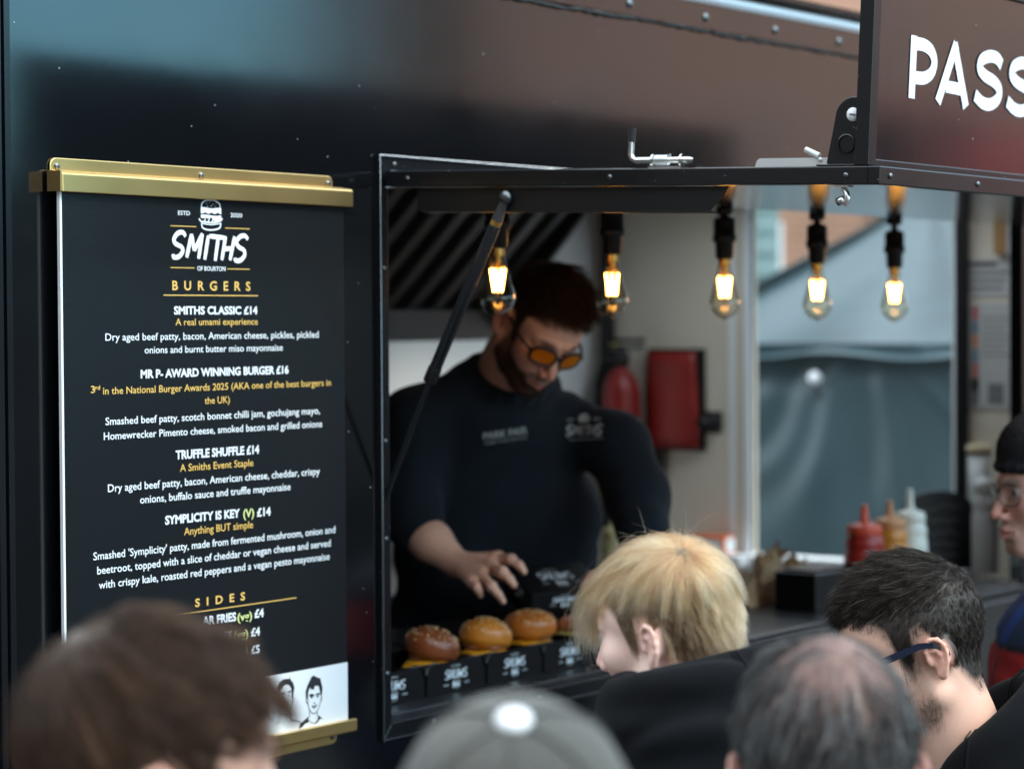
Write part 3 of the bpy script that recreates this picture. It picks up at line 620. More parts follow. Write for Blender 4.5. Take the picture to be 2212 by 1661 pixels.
b = MB(); b.tube([(OX0-.0175, -.0085, OZ0-.03), (OX0-.0175, -.0085, OZ1+.0225), (OX1, -.0085, OZ1+.0225)], .0022, 8); b.tube([(OX0+.012, -.0075, OZ1-.0035), (OX1, -.0075, OZ1-.0035)], .0022, 8); b.tube([(OX0-.014, -.0075, OZ0-.027), (OX1, -.0075, OZ0-.027)], .0015, 8); b.tube([(OX0+.0085, -.0065, OZ0), (OX1, -.0065, OZ0)], .0013, 8); build(b, 'edge_bead', M['bead'], of)
balls('screw', M['bolt'], of, [((OX0-.004, -.0062, z), .0048, (1, .6, 1)) for z in (1.385, 1.62, 1.79, 2.09)]+[((x, -.0062, z), .0048, (1, .6, 1)) for x, z in ((.03, OZ1+.009), (.35, OZ1+.009), (.67, OZ1+.009), (.13, OZ0-.014), (.45, OZ0-.014), (.77, OZ0-.014))])
# counter inside and its front ledge
b = MB(); b.box(OX0+.012, OX1-.012, .001, .40, 1.285, 1.3115); build(b, 'serving_counter', M['counter'], trailer, bevel=.003)
b = MB(); b.box(OX0+.012, OX1-.012, .036, .06, .56, 1.284); build(b, 'counter_front', M['black'], trailer)

# extractor hood over the griddle
HX, HY, HZ = 2.06, 1.32, 1.944
b = MB(); b.box(-.5, HX, HY-.02, YB-.001, HZ, HZ+.082); hood = build(b, 'extractor_hood', M['hood'], trailer, bevel=.003)
ya, za, yb_, zb = HY+.02, HZ+.083, HY-.42, HZ+.083+.56
b = MB(); b.prism([(-.5, ya, za), (-.5, yb_, min(zb, 2.435)), (-.5, YB-.002, 2.435), (-.5, YB-.002, za)], [(HX, ya, za), (HX, yb_, min(zb, 2.435)), (HX, YB-.002, 2.435), (HX, YB-.002, za)])
build(b, 'hood_body', M['hooddark'], hood)
b = MB(); d = np.array([0, yb_-ya, min(zb, 2.435)-za]); nrm = np.array([0, -d[2], d[1]]); nrm /= np.linalg.norm(nrm); nrm *= -1 if nrm[1] > 0 else 1
for x in np.arange(-.42, HX-.02, .105):
    a = np.array([x, ya, za])+nrm*.002; c = a+d*.99
    b.prism([a, a+[.050, 0, 0], a+[.044, 0, 0]+nrm*.02, a+[.006, 0, 0]+nrm*.02], [c, c+[.050, 0, 0], c+[.044, 0, 0]+nrm*.02, c+[.006, 0, 0]+nrm*.02])
build(b, 'baffle_filters', M['hood'], hood)
b = MB(); b.prism([(HX+.001, HY-.02, HZ+.02), (HX+.001, yb_-.04, 2.435), (HX+.001, YB-.002, 2.435), (HX+.001, YB-.002, HZ+.02)], [(HX+.02, HY-.02, HZ+.02), (HX+.02, yb_-.04, 2.435), (HX+.02, YB-.002, 2.435), (HX+.02, YB-.002, HZ+.02)]); build(b, 'hood_end_plate', M['hooddark'], hood)
b = MB(); b.box(.1, 2.1, 1.12, 1.72, .56, 1.32); gr = build(b, 'griddle', M['black'], None, bevel=.006)
tag(gr, 'dark griddle range standing under the extractor hood behind the server', 'griddle'); 
b = MB(); b.box(.1, 2.1, 1.68, 1.72, 1.321, 1.45); build(b, 'splash_back', M['hood'], gr)

# ------------------------------------------------------------------ hatch, hinged along the top of the opening
hatch = empty('serving_hatch', (0, 0, 2.244), label=None); hatch.parent = trailer; hatch.location = Vector((0, -.012, 2.244))-trailer.location
DR = radians(1.9); HM = Matrix.Translation((0, -.012, 2.244)) @ Matrix.Rotation(DR, 4, 'X')   # droops a little outwards
HL, HT = .937, .028
def hp(x, y, z): return HM @ Vector((x, y, z))
def hbox(b, x0, x1, y0, y1, z0, z1): b.box(x0, x1, y0, y1, z0, z1, HM)
b = MB(); hbox(b, .02, 2.62, -HL+.02, -.002, -HT/2+.004, HT/2-.002); hp_ = build(b, 'hatch_panel', M['under'], hatch)
b = MB(); hbox(b, -.004, .0195, -HL, 0, -HT/2, HT/2); build(b, 'side_rail', M['frame'], hatch, bevel=.002)
b = MB(); hbox(b, -.004, 2.62, -HL-.02, -HL-.0005, -HT/2, HT/2); build(b, 'front_rail', M['frame'], hatch, bevel=.002)
b = MB(); hbox(b, -.003, .012, -.012, -.001, -HT/2-.001, HT/2-.006); build(b, 'rail_end_cap', M['white'], hatch)
balls('screw', M['bolt'], hatch, [(hp(-.0045, y, 0), .0045, (.6, 1, 1)) for y in (-.05, -.47, -.90)]+[(hp(x, -HL-.0205, 0), .0048, (1, .6, 1)) for x in (.03, .33, .63, .93)])
# plate under the hatch edge that carries the strut
b = MB(); o2 = [(-.066, -HT/2-.001), (-.69, -HT/2-.001), (-.655, -.054), (-.066, -.054)]
b.prism([hp(.006, y, z) for y, z in o2], [hp(.0085, y, z) for y, z in o2]); b.box(.006, .03, -.655, -.07, -.0568, -.0542, HM); build(b, 'strut_plate', M['black'], hatch)
# folding sign standing along the outer edge
SM = HM @ Matrix.Translation((0, -HL+.012, HT/2)) @ Matrix.Rotation(radians(.8), 4, 'X')
b = MB(); b.box(.021, 2.70, -.006, .006, .003, .295, SM); build(b, 'sign_panel', M['paint'], hatch)
b = MB(); b.box(-.004, .0205, -.012, .012, .001, .31, SM); b.box(.0205, 2.70, -.0115, -.0065, .001, .0115, SM); b.box(.0205, .0235, -.0095, -.0065, .012, .29, SM); b.box(.0205, 2.70, -.012, .012, .2955, .31, SM); b.box(2.7005, 2.72, -.012, .012, .001, .31, SM); build(b, 'sign_frame', M['frame'], hatch, bevel=.0015)
p0 = np.array((SM @ Vector((0, -.0072, 0)))[:]); pn = np.array((SM.to_3x3() @ Vector((0, -1, 0)))[:]); pz = np.array((SM.to_3x3() @ Vector((0, 0, 1)))[:])
def c7(x, y): return ((1600+x*.4069)*.8848, y*.4069*.8848)
def sg(x, y): q = on_plane(*c7(x, y), p0, pn)-p0; return (q[0], q @ pz)
P_ = Print(lambda a, c, k: p0+np.array([a, 0, 0])+pz*c+pn*.00012*k)
w_ = .0205
P_.stroke([sg(1554, 215), sg(1537, 592)], w_*1.0, False)
P_.stroke([sg(1545, 262), sg(1610, 272), sg(1655, 308), sg(1674, 372), sg(1658, 436), sg(1612, 470), sg(1543, 465)], w_*.98)
P_.stroke([sg(1806, 264), sg(1694, 615)], w_, False); P_.stroke([sg(1794, 264), sg(1862, 645)], w_, False); P_.stroke([sg(1742, 520), sg(1838, 540)], w_*.95, False)
S1 = [(2076, 392), (2048, 352), (2003, 340), (1957, 362), (1946, 412), (1975, 455), (2030, 492), (2062, 540), (2052, 595), (2008, 628), (1960, 618), (1916, 572)]
P_.stroke([sg(*q) for q in S1], w_); P_.stroke([sg(q[0]*.985+222, q[1]*.99+44) for q in S1], w_*1.02)
build(P_.mb, 'lettering', M['white_print'], hatch)
# bracket that locks the sign upright, with a silver stay and a slide bolt
YB0, YB1 = -.858, -.925
b = MB(); cy = (YB0+YB1)/2; out = [(cy+.030, .0), (cy+.032, .004)]+[(cy-.012+.031*cos(a), .072+.031*sin(a)) for a in np.linspace(0, pi, 12)]+[(cy-.030, .004), (cy-.028, 0)]
b.prism([hp(.008, y, HT/2+.002+z) for y, z in out], [hp(.013, y, HT/2+.002+z) for y, z in out]); b.box(-.002, .03, cy-.04, cy+.045, HT/2+.0005, HT/2+.003, HM); br = build(b, 'lock_bracket', M['frame'], hatch, bevel=.001)
RX = Matrix.Rotation(-pi/2, 4, 'Y')
b = MB(); b.lathe([(.013, 0), (.015, 0), (.015, .0025), (.013, .0025)], n=24, M=Matrix.Translation(hp(.0079, cy-.002, HT/2+.034)) @ RX); build(b, 'pressed_ring', M['frame'], br)
b = MB(); b.lathe([(.0001, 0), (.0105, 0), (.0105, .002), (.0001, .002)], n=24, M=Matrix.Translation(hp(.0078, cy-.012, HT/2+.078)) @ RX); bt = build(b, 'white_cap', M['whitebutton'], br)
b = MB(); b.box(-.0005, .0005, -.005, .005, -.0008, .0008, Matrix.Translation(hp(.0050, cy-.012, HT/2+.078)) @ Matrix.Rotation(.15, 4, 'X')); build(b, 'cap_mark', M['ink'], bt)
b = MB(); o3 = [(-.730, .001), (-.733, .010), (-.738, .014), (-.915, .014), (-.915, .001)]
b.prism([hp(.014, y, HT/2+z) for y, z in o3], [hp(.018, y, HT/2+z) for y, z in o3]); b.tube([hp(.016, -.842, HT/2+.016), hp(.016, -.818, HT/2+.027)], [.0055, .0045], 10); b.ball(hp(.0135, -.846, HT/2+.011), .0035, 6); build(b, 'silver_stay', M['stay'], hatch)
b = MB(); z0 = HT/2+.013
b.tube([hp(.01, -.501, z0+.046), hp(.01, -.500, z0+.010), hp(.01, -.503, z0+.003), hp(.01, -.510, z0), hp(.01, -.613, z0)], .0048, 12); b.tube([hp(.01, -.612, z0), hp(.01, -.619, z0)], [.0048, .0028], 12)
sb = build(b, 'slide_bolt', M['steel'], hatch)
b = MB(); b.box(0, .02, -.603, -.54, HT/2+.0005, HT/2+.003, HM)
for y in (-.543, -.597): 
    o4 = [(.010*cos(a), .010*sin(a)) for a in np.linspace(-.25*pi, 1.25*pi, 14)]
    b.prism([hp(.010+u, y, z0+v_*1.05-.001) for u, v_ in o4], [hp(.010+u, y-.003, z0+v_*1.05-.001) for u, v_ in o4])
build(b, 'bolt_bracket', M['steel'], sb)
b = MB(); hx = [(hp(.01+.0072*cos(a), -.548-.024*a/(2*pi*7), z0+.0072*sin(a))) for a in np.linspace(0, 2*pi*7, 120)]; b.tube(hx, .0011, 6); b.tube([hp(.01, -.575, z0), hp(.01, -.575, z0+.010)], .002, 8); build(b, 'spring', M['alu'], sb)
b = MB(); b.tube([hp(.01, -.502, z0+.052), hp(.01, -.501, z0+.030)], [.0065, .0062], 14); build(b, 'grip_cap', M['rubber'], sb)
# catch hanging below the outer corner
b = MB(); b.tube([hp(.015, -.885, -HT/2), hp(.012, -.893, -HT/2-.012), hp(.010, -.897, -HT/2-.022), hp(.01, -.892, -HT/2-.032)], [.004, .0045, .005, .0028], 8); b.lathe([(.0001, -.006), (.0065, -.006), (.0065, .006), (.0001, .006)], n=6, M=Matrix.Translation(hp(.008, -.886, -HT/2-.024)) @ Matrix.Rotation(1.2, 4, 'X')); b.box(.004, .02, -.90, -.875, -HT/2-.003, -HT/2-.0005, HM); build(b, 'hook_catch', M['steel'], hatch)
# gas strut
A, B_, C_ = np.array(hp(0, -.26, -HT/2-.018)), np.array([.0, -.104, 1.894]), np.array([.0, .012, 1.655])
u = (B_-A)/np.linalg.norm(B_-A)
strut = empty('gas_strut', A); strut.parent = trailer; strut.location = Vector(A)-trailer.location
b = MB(); b.tube([A+u*.052, A+u*.056, B_-u*.030, B_-u*.029], [.0085, .0105, .0105, .0105], 20); build(b, 'cylinder', M['trim'], strut)
b = MB(); b.tube([B_-u*.029, B_-u*.027, B_-u*.002, B_], [.0112, .0118, .0118, .0108], 20); build(b, 'end_collar', M['black'], strut)
b = MB(); b.tube([B_, C_], .0045, 12); build(b, 'rod', M['trim'], strut)
b = MB(); b.ball(A, .0125, 10); b.tube([A+u*.005, A+u*.030, A+u*.043], [.008, .0085, .0105], 14); build(b, 'ball_joint', M['bolt'], strut)
b = MB(); b.tube([A+u*.043, A+u*.052], .0095, 14); build(b, 'brass_ring', M['brass'], strut)
b = MB(); b.ball(C_, .010, 8); b.box(-.004, .012, .0, .02, 1.64, 1.67); build(b, 'lower_mount', M['bolt'], strut)

# ------------------------------------------------------------------ filament lamps under the hatch
def make_lamp():
    L = empty('filament_lamp'); 
    b = MB(); b.lathe([(.0001, .060), (.007, .060), (.0075, .050), (.014, .048), (.0215, .044), (.0225, .038), (.0225, .012), (.0245, .010), (.0245, -.002), (.0225, -.004), (.0195, -.006), (.0185, -.036), (.0135, -.040), (.0001, -.040)], n=24); build(b, 'socket', M['black'], L, local=True)
    b = MB(); b.lathe([(.0001, .0), (.018, .0), (.018, -.016), (.012, -.020), (.0001, -.020)], n=20); build(b, 'ceiling_cup', M['black'], L, local=True)
    b = MB(); b.tube([(0, 0, 0), (0, 0, 1)], .0035, 8); build(b, 'cord', M['rubber'], L, local=True)
    b = MB(); b.lathe([(.0128, -.040), (.0125, -.048), (.0122, -.0545)], n=20); build(b, 'screw_cap', M['brass'], L, local=True)
    prof = [(.0122, -.050), (.0132, -.056), (.0165, -.069), (.0215, -.088), (.0265, -.106), (.0308, -.121), (.0322, -.130), (.0308, -.139), (.0262, -.148), (.018, -.156), (.009, -.1605), (.003, -.163), (.0008, -.165)]
    b = MB(); b.lathe(prof, n=32); g = build(b, 'glass_bulb', M['glassbulb'], L, local=True)
    b = MB()
    for k in range(6):
        a = 2*pi*k/6+.3; b.tube([(.0135*cos(a), .0135*sin(a), -.076), (.0080*cos(a+.35), .0080*sin(a+.35), -.118)], .0023, 10)
    build(b, 'filament', M['filament'], L, local=True)
    b = MB(); b.lathe([(.0045, -.052), (.006, -.062), (.0035, -.072), (.003, -.0735), (.011, -.0745), (.0035, -.077), (.0016, -.09), (.0016, -.128), (.0001, -.129)], n=14); build(b, 'stem', M['brass'], L, local=True)
    return L
lab = ['glowing filament bulb behind the gas strut, nearest the menu', 'glowing filament bulb just right of the server\'s head', 'glowing filament bulb in front of the pale window frame', 'glowing filament bulb above the white ball on the tarpaulin', 'glowing filament bulb nearest the posters, last of the row']
for i, (px, py) in enumerate(((1075, 540), (1322, 553), (1565, 563), (1765, 573), (1932, 582))):
    L = make_lamp() if i == 0 else copy_tree(L0)
    if i == 0: L0 = L
    q = on_y(px, py, -.06); L.location = (q[0], -.06, q[2]+.042); L.rotation_euler[2] = i*1.3
    tag(L, lab[i], 'lamp', 'filament bulbs hanging in a row under the hatch')
    top = (HM @ Vector((q[0], -.048, -HT/2+.004))).z-L.location.z-.0005
    for c in kids(L):
        if c.name.startswith('ceiling_cup'): c.location.z = top
        if c.name.startswith('cord'): c.location.z = .055; c.scale.z = max(top-.055-.015, .002)


# ------------------------------------------------------------------ menu board on the trailer side
YM = -.0235
menu = empty('menu_board', (-.42, 0, 1.75), label='tall dark menu board between two gold rails on the trailer side', cat='menu board')
MX0, MX1 = on_y(133, 415, YM)[0], on_y(746, 1000, YM)[0]; ZR = [on_y(440, 430, YM-.011)[2], on_y(731, 382, -.003)[2], on_y(752, 1555, YM-.011)[2], on_y(745, 1600, -.003)[2]]
b = MB(); b.box(MX0, MX1, YM, YM+.005, ZR[2]-.015, ZR[0]+.006); sheet = build(b, 'menu_sheet', M['board'], menu)
b = MB(); b.box(MX0-.0045, MX0-.0005, YM-.0005, YM+.0055, ZR[2]-.015, ZR[0]+.004); build(b, 'white_edge', M['white'], menu)
def rail(z_in, z_out, sgn, nm, ch=.034):
    """a folded strip: screwed flange beyond the sheet, raised channel over the sheet's edge"""
    b = MB(); x0, x1 = MX0-.004, MX1-.004; r = .012; zf = z_out; zc = z_in+sgn*ch
    fl = [(x0, zc), (x1, zc), (x1, zf-sgn*r)]+[(x1-r+r*cos(a), zf-sgn*r+sgn*r*sin(a)) for a in np.linspace(.2, pi/2, 5)]+[(x0+r-r*sin(a), zf-sgn*r+sgn*r*cos(a)) for a in np.linspace(0, pi/2-.2, 5)]+[(x0, zf-sgn*r)]
    b.prism([(x, -.004, z) for x, z in fl], [(x, -.0015, z) for x, z in fl])
    a0, a1 = MX0-.008, MX1+.013
    pr = [(-.004, zc+sgn*.001), (-.010, zc+sgn*.0012), (YM-.008, zc-sgn*.003), (YM-.011, zc-sgn*.006), (YM-.011, z_in), (YM-.0015, z_in), (YM-.0015, zc-sgn*.007), (-.004, zc-sgn*.004)]
    b.prism([(a0, y, z) for y, z in pr], [(a1, y, z) for y, z in pr])
    o = build(b, nm, M['gold'], menu, bevel=.0012)
    balls('screw', M['bolt'], o, [((x, -.005, zf-sgn*.013), .0055, (1, .55, 1)) for x in (x0+.013, (x0+x1)/2, x1-.013)])
    s = MB(); s.box(a0-.0035, a0-.0005, YM-.010, -.005, min(z_in, zc)+.001, max(z_in, zc)-.001); build(s, 'end_plug', M['gold'], o)
rail(ZR[0], ZR[1], 1, 'top_rail', (ZR[1]-ZR[0])*.62); rail(ZR[2], ZR[3], -1, 'bottom_rail', (ZR[2]-ZR[3])*.58)
def c1(x, y): return (x*.36, 309.7+y*.36)
def c2(x, y): return (x*.4671, 884.8+y*.4671)
YT = YM-.0006
def mp(u, v): q = on_y(u, v, YT); return (q[0], q[2])
PW = Print(lambda a, c, k: (a, YT-.00002*k, c)); PG = Print(lambda a, c, k: (a, YT-.00002*k, c)); PV = Print(lambda a, c, k: (a, YT-.00002*k, c)); 
def line(P, txt, f, x0, x1, yb, cap, bold=0., track=1., shear=0.):
    (a, z0), (c, z1) = mp(*f((x0), yb)), mp(*f((x1), yb)); zz = mp(*f((x0+x1)/2, yb))[1]
    hc = mp(*f((x0+x1)/2, yb-cap))[1]-zz; P.text(txt, a, c, zz, hc, bold, shear, track)
def rule(P, f, a, c, w): (x0, z0), (x1, z1) = mp(*f(*a)), mp(*f(*c)); z = (z0+z1)/2; P.stroke([(x0, z), (x1, z)], w, False)
line(PW, 'ESTD', c1, 1068, 1140, 431, 25, .012); line(PW, '2020', c1, 1383, 1453, 444, 24, .012)
for a, c in (((1022, 496), (1178, 500)), ((1350, 509), (1498, 514)), ((1023, 746), (1167, 748)), ((1363, 754), (1499, 756))): rule(PG, c1, a, c, .0013)
x0, z0 = mp(*c1(1200, 517)); x1, z1 = mp(*c1(1330, 345)); burger_mark(PW, x0, z0, x1-x0, z1-z0)
x0, z0 = mp(*c1(1035, 705)); x1, z1 = mp(*c1(1488, 547)); brush_logo(PW, x0, z0, x1-x0, z1-z0)
line(PW, 'OF BOURTON', c1, 1182, 1351, 765, 26, .016)
line(PG, 'BURGERS', c1, 1034, 1502, 882, 54, .022, 2.1); rule(PG, c1, (980, 911), (1548, 915), .0016)
H, S_, G_ = .034, .006, .0
for P, t, f, a, c, y, cap, bo in (
    (PW, 'SMITHS CLASSIC £14', c1, 1042, 1543, 1025, 46, H), (PG, 'A real umami experience', c1, 1053, 1547, 1090, 40, S_),
    (PW, 'Dry aged beef patty, bacon, American cheese, pickles, pickled', c1, 630, 1910, 1175, 42, S_), (PW, 'onions and burnt butter miso mayonnaise', c1, 866, 1695, 1252, 41, S_),
    (PW, 'MR P- AWARD WINNING BURGER £16', c1, 842, 1730, 1394, 47, H), (PG, 'in the National Burger Awards 2025 (AKA one of the best burgers in', c1, 618, 1985, 1480, 41, S_), (PG, '3', c1, 545, 570, 1497, 42, .012), (PG, 'rd', c1, 572, 600, 1478, 26, .012),
    (PG, 'the UK)', c1, 1228, 1378, 1560, 41, S_),
    (PW, 'Smashed beef patty, scotch bonnet chilli jam, gochujang mayo,', c2, 486, 1478, 45, 33, S_+.003), (PW, 'Homewrecker Pimento cheese, smoked bacon and grilled onions', c2, 478, 1488, 110, 33, S_+.003),
    (PW, 'TRUFFLE SHUFFLE £14', c2, 811, 1197, 215, 38, H), (PG, 'A Smiths Event Staple', c2, 832, 1171, 273, 33, S_),
    (PW, 'Dry aged beef patty, bacon, American cheese, cheddar, crispy', c2, 497, 1478, 340, 34, S_+.003), (PW, 'onions, buffalo sauce and truffle mayonnaise', c2, 646, 1342, 402, 34, S_+.003),
    (PW, 'SYMPLICITY IS KEY', c2, 762, 1108, 513, 38, H), (PV, '(V)', c2, 1125, 1175, 496, 38, .02), (PW, '£14', c2, 1187, 1250, 490, 37, H), (PG, 'Anything BUT simple', c2, 851, 1170, 563, 34, S_),
    (PW, "Smashed 'Symplicity' patty, made from fermented mushroom, onion and", c2, 429, 1549, 632, 34, S_+.004), (PW, 'beetroot, topped with a slice of cheddar or vegan cheese and served', c2, 447, 1528, 696, 34, S_+.004), (PW, 'with crispy kale, roasted red peppers and a vegan pesto mayonnaise', c2, 454, 1523, 760, 34, S_+.004),
    (PW, 'AR FRIES', c2, 935, 1090, 986, 39, H), (PV, '(vg)', c2, 1098, 1166, 972, 36, .02), (PW, '£4', c2, 1175, 1218, 958, 37, H),
    (PW, 'ES', c2, 1034, 1070, 1062, 37, H), (PV, '(vg)', c2, 1080, 1147, 1056, 36, .02), (PW, '£4', c2, 1158, 1200, 1044, 37, H), (PV, ')', c2, 1135, 1144, 1132, 38, .02), (PW, '£5', c2, 1158, 1198, 1126, 37, H)):
    line(P, t, f, a, c, y, cap, bo)
line(PG, 'SIDES', c2, 902, 1133, 895, 37, .024, 2.2); rule(PG, c2, (664, 967), (1370, 872), .0016)
build(PW.mb, 'white_lettering', M['white_print'], sheet); build(PG.mb, 'gold_lettering', M['gold_print'], sheet); build(PV.mb, 'green_lettering', M['green_print'], sheet)
zt = mp(*c2(1607, 1166))[1]
b = MB(); b.box(MX0, MX1, YM-.0012, YM-.0003, ZR[2]-.01, zt); wp = build(b, 'white_panel', M['white'], sheet)
def c8(x, y): return ((600+x*.1788)*.8848, (1580+y*.1788)*.8848)
def fp(x, y): q = on_y(*c8(x, y), YM-.0014); return (q[0], q[2])
PI_ = Print(lambda a, c, k: (a, YM-.0016-.00002*k, c)); w = .0011
def st(pts, ww=1., closed=False): PI_.stroke([fp(*p) for p in pts], w*ww, True, closed)
def fl(pts): PI_.fill([fp(*p) for p in pts])
# left portrait
fl([(425, 700), (420, 560), (450, 480), (500, 440), (560, 425), (560, 505), (520, 520), (490, 565), (460, 600), (445, 710)])
fl([(560, 425), (585, 430), (608, 402), (605, 432), (645, 480), (664, 550), (650, 620), (640, 690), (622, 715), (620, 560), (590, 515), (560, 505)])
st([(447, 700), (450, 790), (455, 850), (490, 900), (520, 925), (550, 915), (590, 870), (605, 840), (622, 760), (632, 700)]); st([(420, 705), (418, 740), (432, 780), (445, 760)]); st([(645, 680), (655, 700), (640, 740), (628, 770)], .8)
st([(468, 655), (490, 630), (525, 632)], 2.6); st([(570, 620), (600, 598), (612, 605)], 2.2); fl([(482, 672), (497, 660), (513, 670), (512, 688), (488, 688)]); fl([(572, 656), (588, 648), (600, 655), (598, 668), (575, 668)])
st([(527, 745), (540, 768), (556, 745)], 1.5); st([(500, 805), (530, 810), (572, 795)], 1.5); st([(502, 808), (520, 838), (545, 842), (570, 800)], 1.3); st([(487, 870), (500, 905)], .8)
st([(468, 890), (465, 960), (440, 1010), (400, 1050)]); st([(600, 850), (606, 945), (625, 985), (700, 1000), (755, 1030)], 1.2); st([(440, 1000), (448, 1060)], .8); st([(612, 960), (618, 1020)], .8)
# right portrait
fl([(822, 690), (815, 600), (840, 520), (875, 440), (895, 400), (930, 378), (945, 395), (990, 412), (1015, 420), (1025, 470), (1045, 545), (1040, 620), (1028, 670), (1012, 600), (1000, 540), (990, 520), (955, 520), (935, 530), (930, 568), (900, 570), (870, 545), (850, 610), (845, 700)])
st([(845, 690), (848, 760), (862, 830), (890, 880), (925, 900), (960, 880), (995, 820), (1012, 750), (1028, 670)]); st([(822, 690), (820, 715), (835, 760), (845, 745)]); st([(1036, 665), (1040, 690), (1022, 740)], .9)
st([(868, 660), (890, 645), (930, 655)], 3.2); st([(955, 645), (985, 630), (1008, 637)], 2.4); fl([(880, 672), (895, 662), (908, 668), (908, 688), (885, 690)]); fl([(962, 662), (978, 652), (992, 660), (988, 675), (966, 676)])
st([(925, 745), (936, 765), (948, 752)], 1.1); st([(900, 795), (930, 800), (968, 780)], 1.4); st([(903, 798), (920, 822), (945, 815), (966, 784)], 1.2)
st([(865, 850), (865, 940)]); st([(968, 855), (972, 935)])
fl([(862, 935), (830, 960), (740, 1035), (720, 1105), (775, 1075), (800, 1040), (860, 1015), (850, 980)]); fl([(985, 920), (1052, 978), (1015, 965), (1000, 985), (970, 1025), (932, 1052), (965, 1010), (985, 965)]); st([(862, 990), (890, 1022), (930, 1030), (965, 1000)], .8)
build(PI_.mb, 'ink_portraits', M['ink'], wp)
# ------------------------------------------------------------------ food on the counter
CT = 1.3120
def bun_mesh(r, h, seed, flat=.0):
    S = SDF(); S.ell((0, 0, h*.30), (r, r, h*.74), .008); S.ell((0, 0, 0), (r*.93, r*.93, h*.22), .008)
    v, q = S.mesh(.0028); v = smoothv(v, q, 1); n = vnormals(v, q); v = v+n*(waves(v, seed, 55., 3)*.0018)[:, None]; return v, q, n
def make_burger(seed, tone, tilt, cheese_c):
    r = np.random.default_rng(seed); root = empty('burger')
    v, q, n = bun_mesh(.043, .028, seed+50); c = np.array([.55, .33, .13])*(1+.1*waves(v, seed, 70., 2)[:, None]); link_mesh('bottom_bun', v+[0, 0, .006], q, M['bun'], root, local=True, sm=True, colors=np.clip(c, 0, 1))
    S = SDF(); S.ell((.002, .001, .036), (.049, .047, .009), .005); v, q = S.mesh(.003); v = v+vnormals(v, q)*(waves(v, seed, 160., 3)*.0028)[:, None]; link_mesh('patty', v, q, M['patty'], root, local=True, sm=True)
    a0 = r.uniform(-.4, .4)
    for k in range(1):
        g = 15; xs = np.linspace(-.045, .045, g); X, Y = np.meshgrid(xs, xs, indexing='ij'); rr_ = np.hypot(X, Y); Z = .0455+.004*k-np.clip(rr_-.040, 0, 1)*.8+.0012*np.sin(X*150+seed+k)*np.cos(Y*130)
        a = a0+k*.7; P = np.stack([X*cos(a)-Y*sin(a), X*sin(a)+Y*cos(a), Z], 2).reshape(-1, 3); f = [(i*g+j, (i+1)*g+j, (i+1)*g+j+1, i*g+j+1) for i in range(g-1) for j in range(g-1)]
        o = link_mesh('cheese_slice', P, f, M[cheese_c], root, local=True, sm=True); s = o.modifiers.new('thick', 'SOLIDIFY'); s.thickness = .0028
    S = SDF(); S.ell((.006, -.012, .052), (.034, .03, .007), .006); S.ell((-.02, .012, .052), (.02, .02, .006), .006); v, q = S.mesh(.003); v = v+vnormals(v, q)*(waves(v, seed+9, 120., 2)*.0018)[:, None]; link_mesh('relish', v, q, M['relish'], root, local=True, sm=True)
    v, q, n = bun_mesh(.0525, .047, seed); hgt = np.clip(v[:, 2]/.046, 0, 1)[:, None]
    c = np.array(tone)*(1.08-.30*hgt); c = c*(1+.14*waves(v, seed+2, 80., 3)[:, None])
    tp = link_mesh('top_bun', v, q, M['bun'], root, local=True, sm=True, colors=np.clip(c, 0, 1)); tp.location = (.002, .0, .058); tp.rotation_euler = tilt
    b = MB(); L = n[:, 2]; idx = np.where((v[:, 2] > .022) & (L > .2))[0]
    for i in r.choice(idx, 85, replace=False):
        t = Vector(n[i]).to_track_quat('Z', 'Y').to_matrix().to_4x4() @ Matrix.Rotation(r.uniform(0, 6.3), 4, 'Z'); b.ball(v[i]+n[i]*.0005, .0022, 5, (1, .62, .45), M=t)
    s = build(b, 'sesame_seeds', M['seed'], tp, local=True)
    return root
M['bun'] = mat('baked_bun', attr=True, rough=.40, spec=.35, coat=.45, sss=.03, bump=.12, bs=160, rv=.1)
M['patty'] = mat('seared_beef', (.06, .025, .014), .45, var=.4, vs=90, bump=.6, bs=160)
M['cheese'] = mat('yellow_cheese', (.74, .33, .016), .35, sss=.1, var=.06); M['palecheese'] = mat('pale_cheese', (.78, .62, .17), .35, sss=.1, var=.06)
M['relish'] = mat('onion_relish', (.28, .10, .06), .3, var=.5, vs=80, bump=.4, bs=120)
M['seed'] = mat('sesame', (.66, .48, .24), .5)
def box_print(fn, x0, z0, w, h, lift=1.):
    """box artwork, printed so that it reads from the server's side (upside down for the queue)"""
    P = Print(lambda a, c, k: fn(x0+w-(a*w), z0+h-(c*h), k)); s = 1.0
    brush_logo(P, .20, .22, .60, .38, .054); P.text('OF BOURTON', .38, .62, .08, .06, .01); burger_mark(P, .40, .63, .2, .35)
    P.text('ESTD', .16, .29, .76, .06, .01); P.text('2020', .71, .84, .76, .06, .01); return P
BW, BD, BH, PITCH_X = .176, .17, .057, .1835
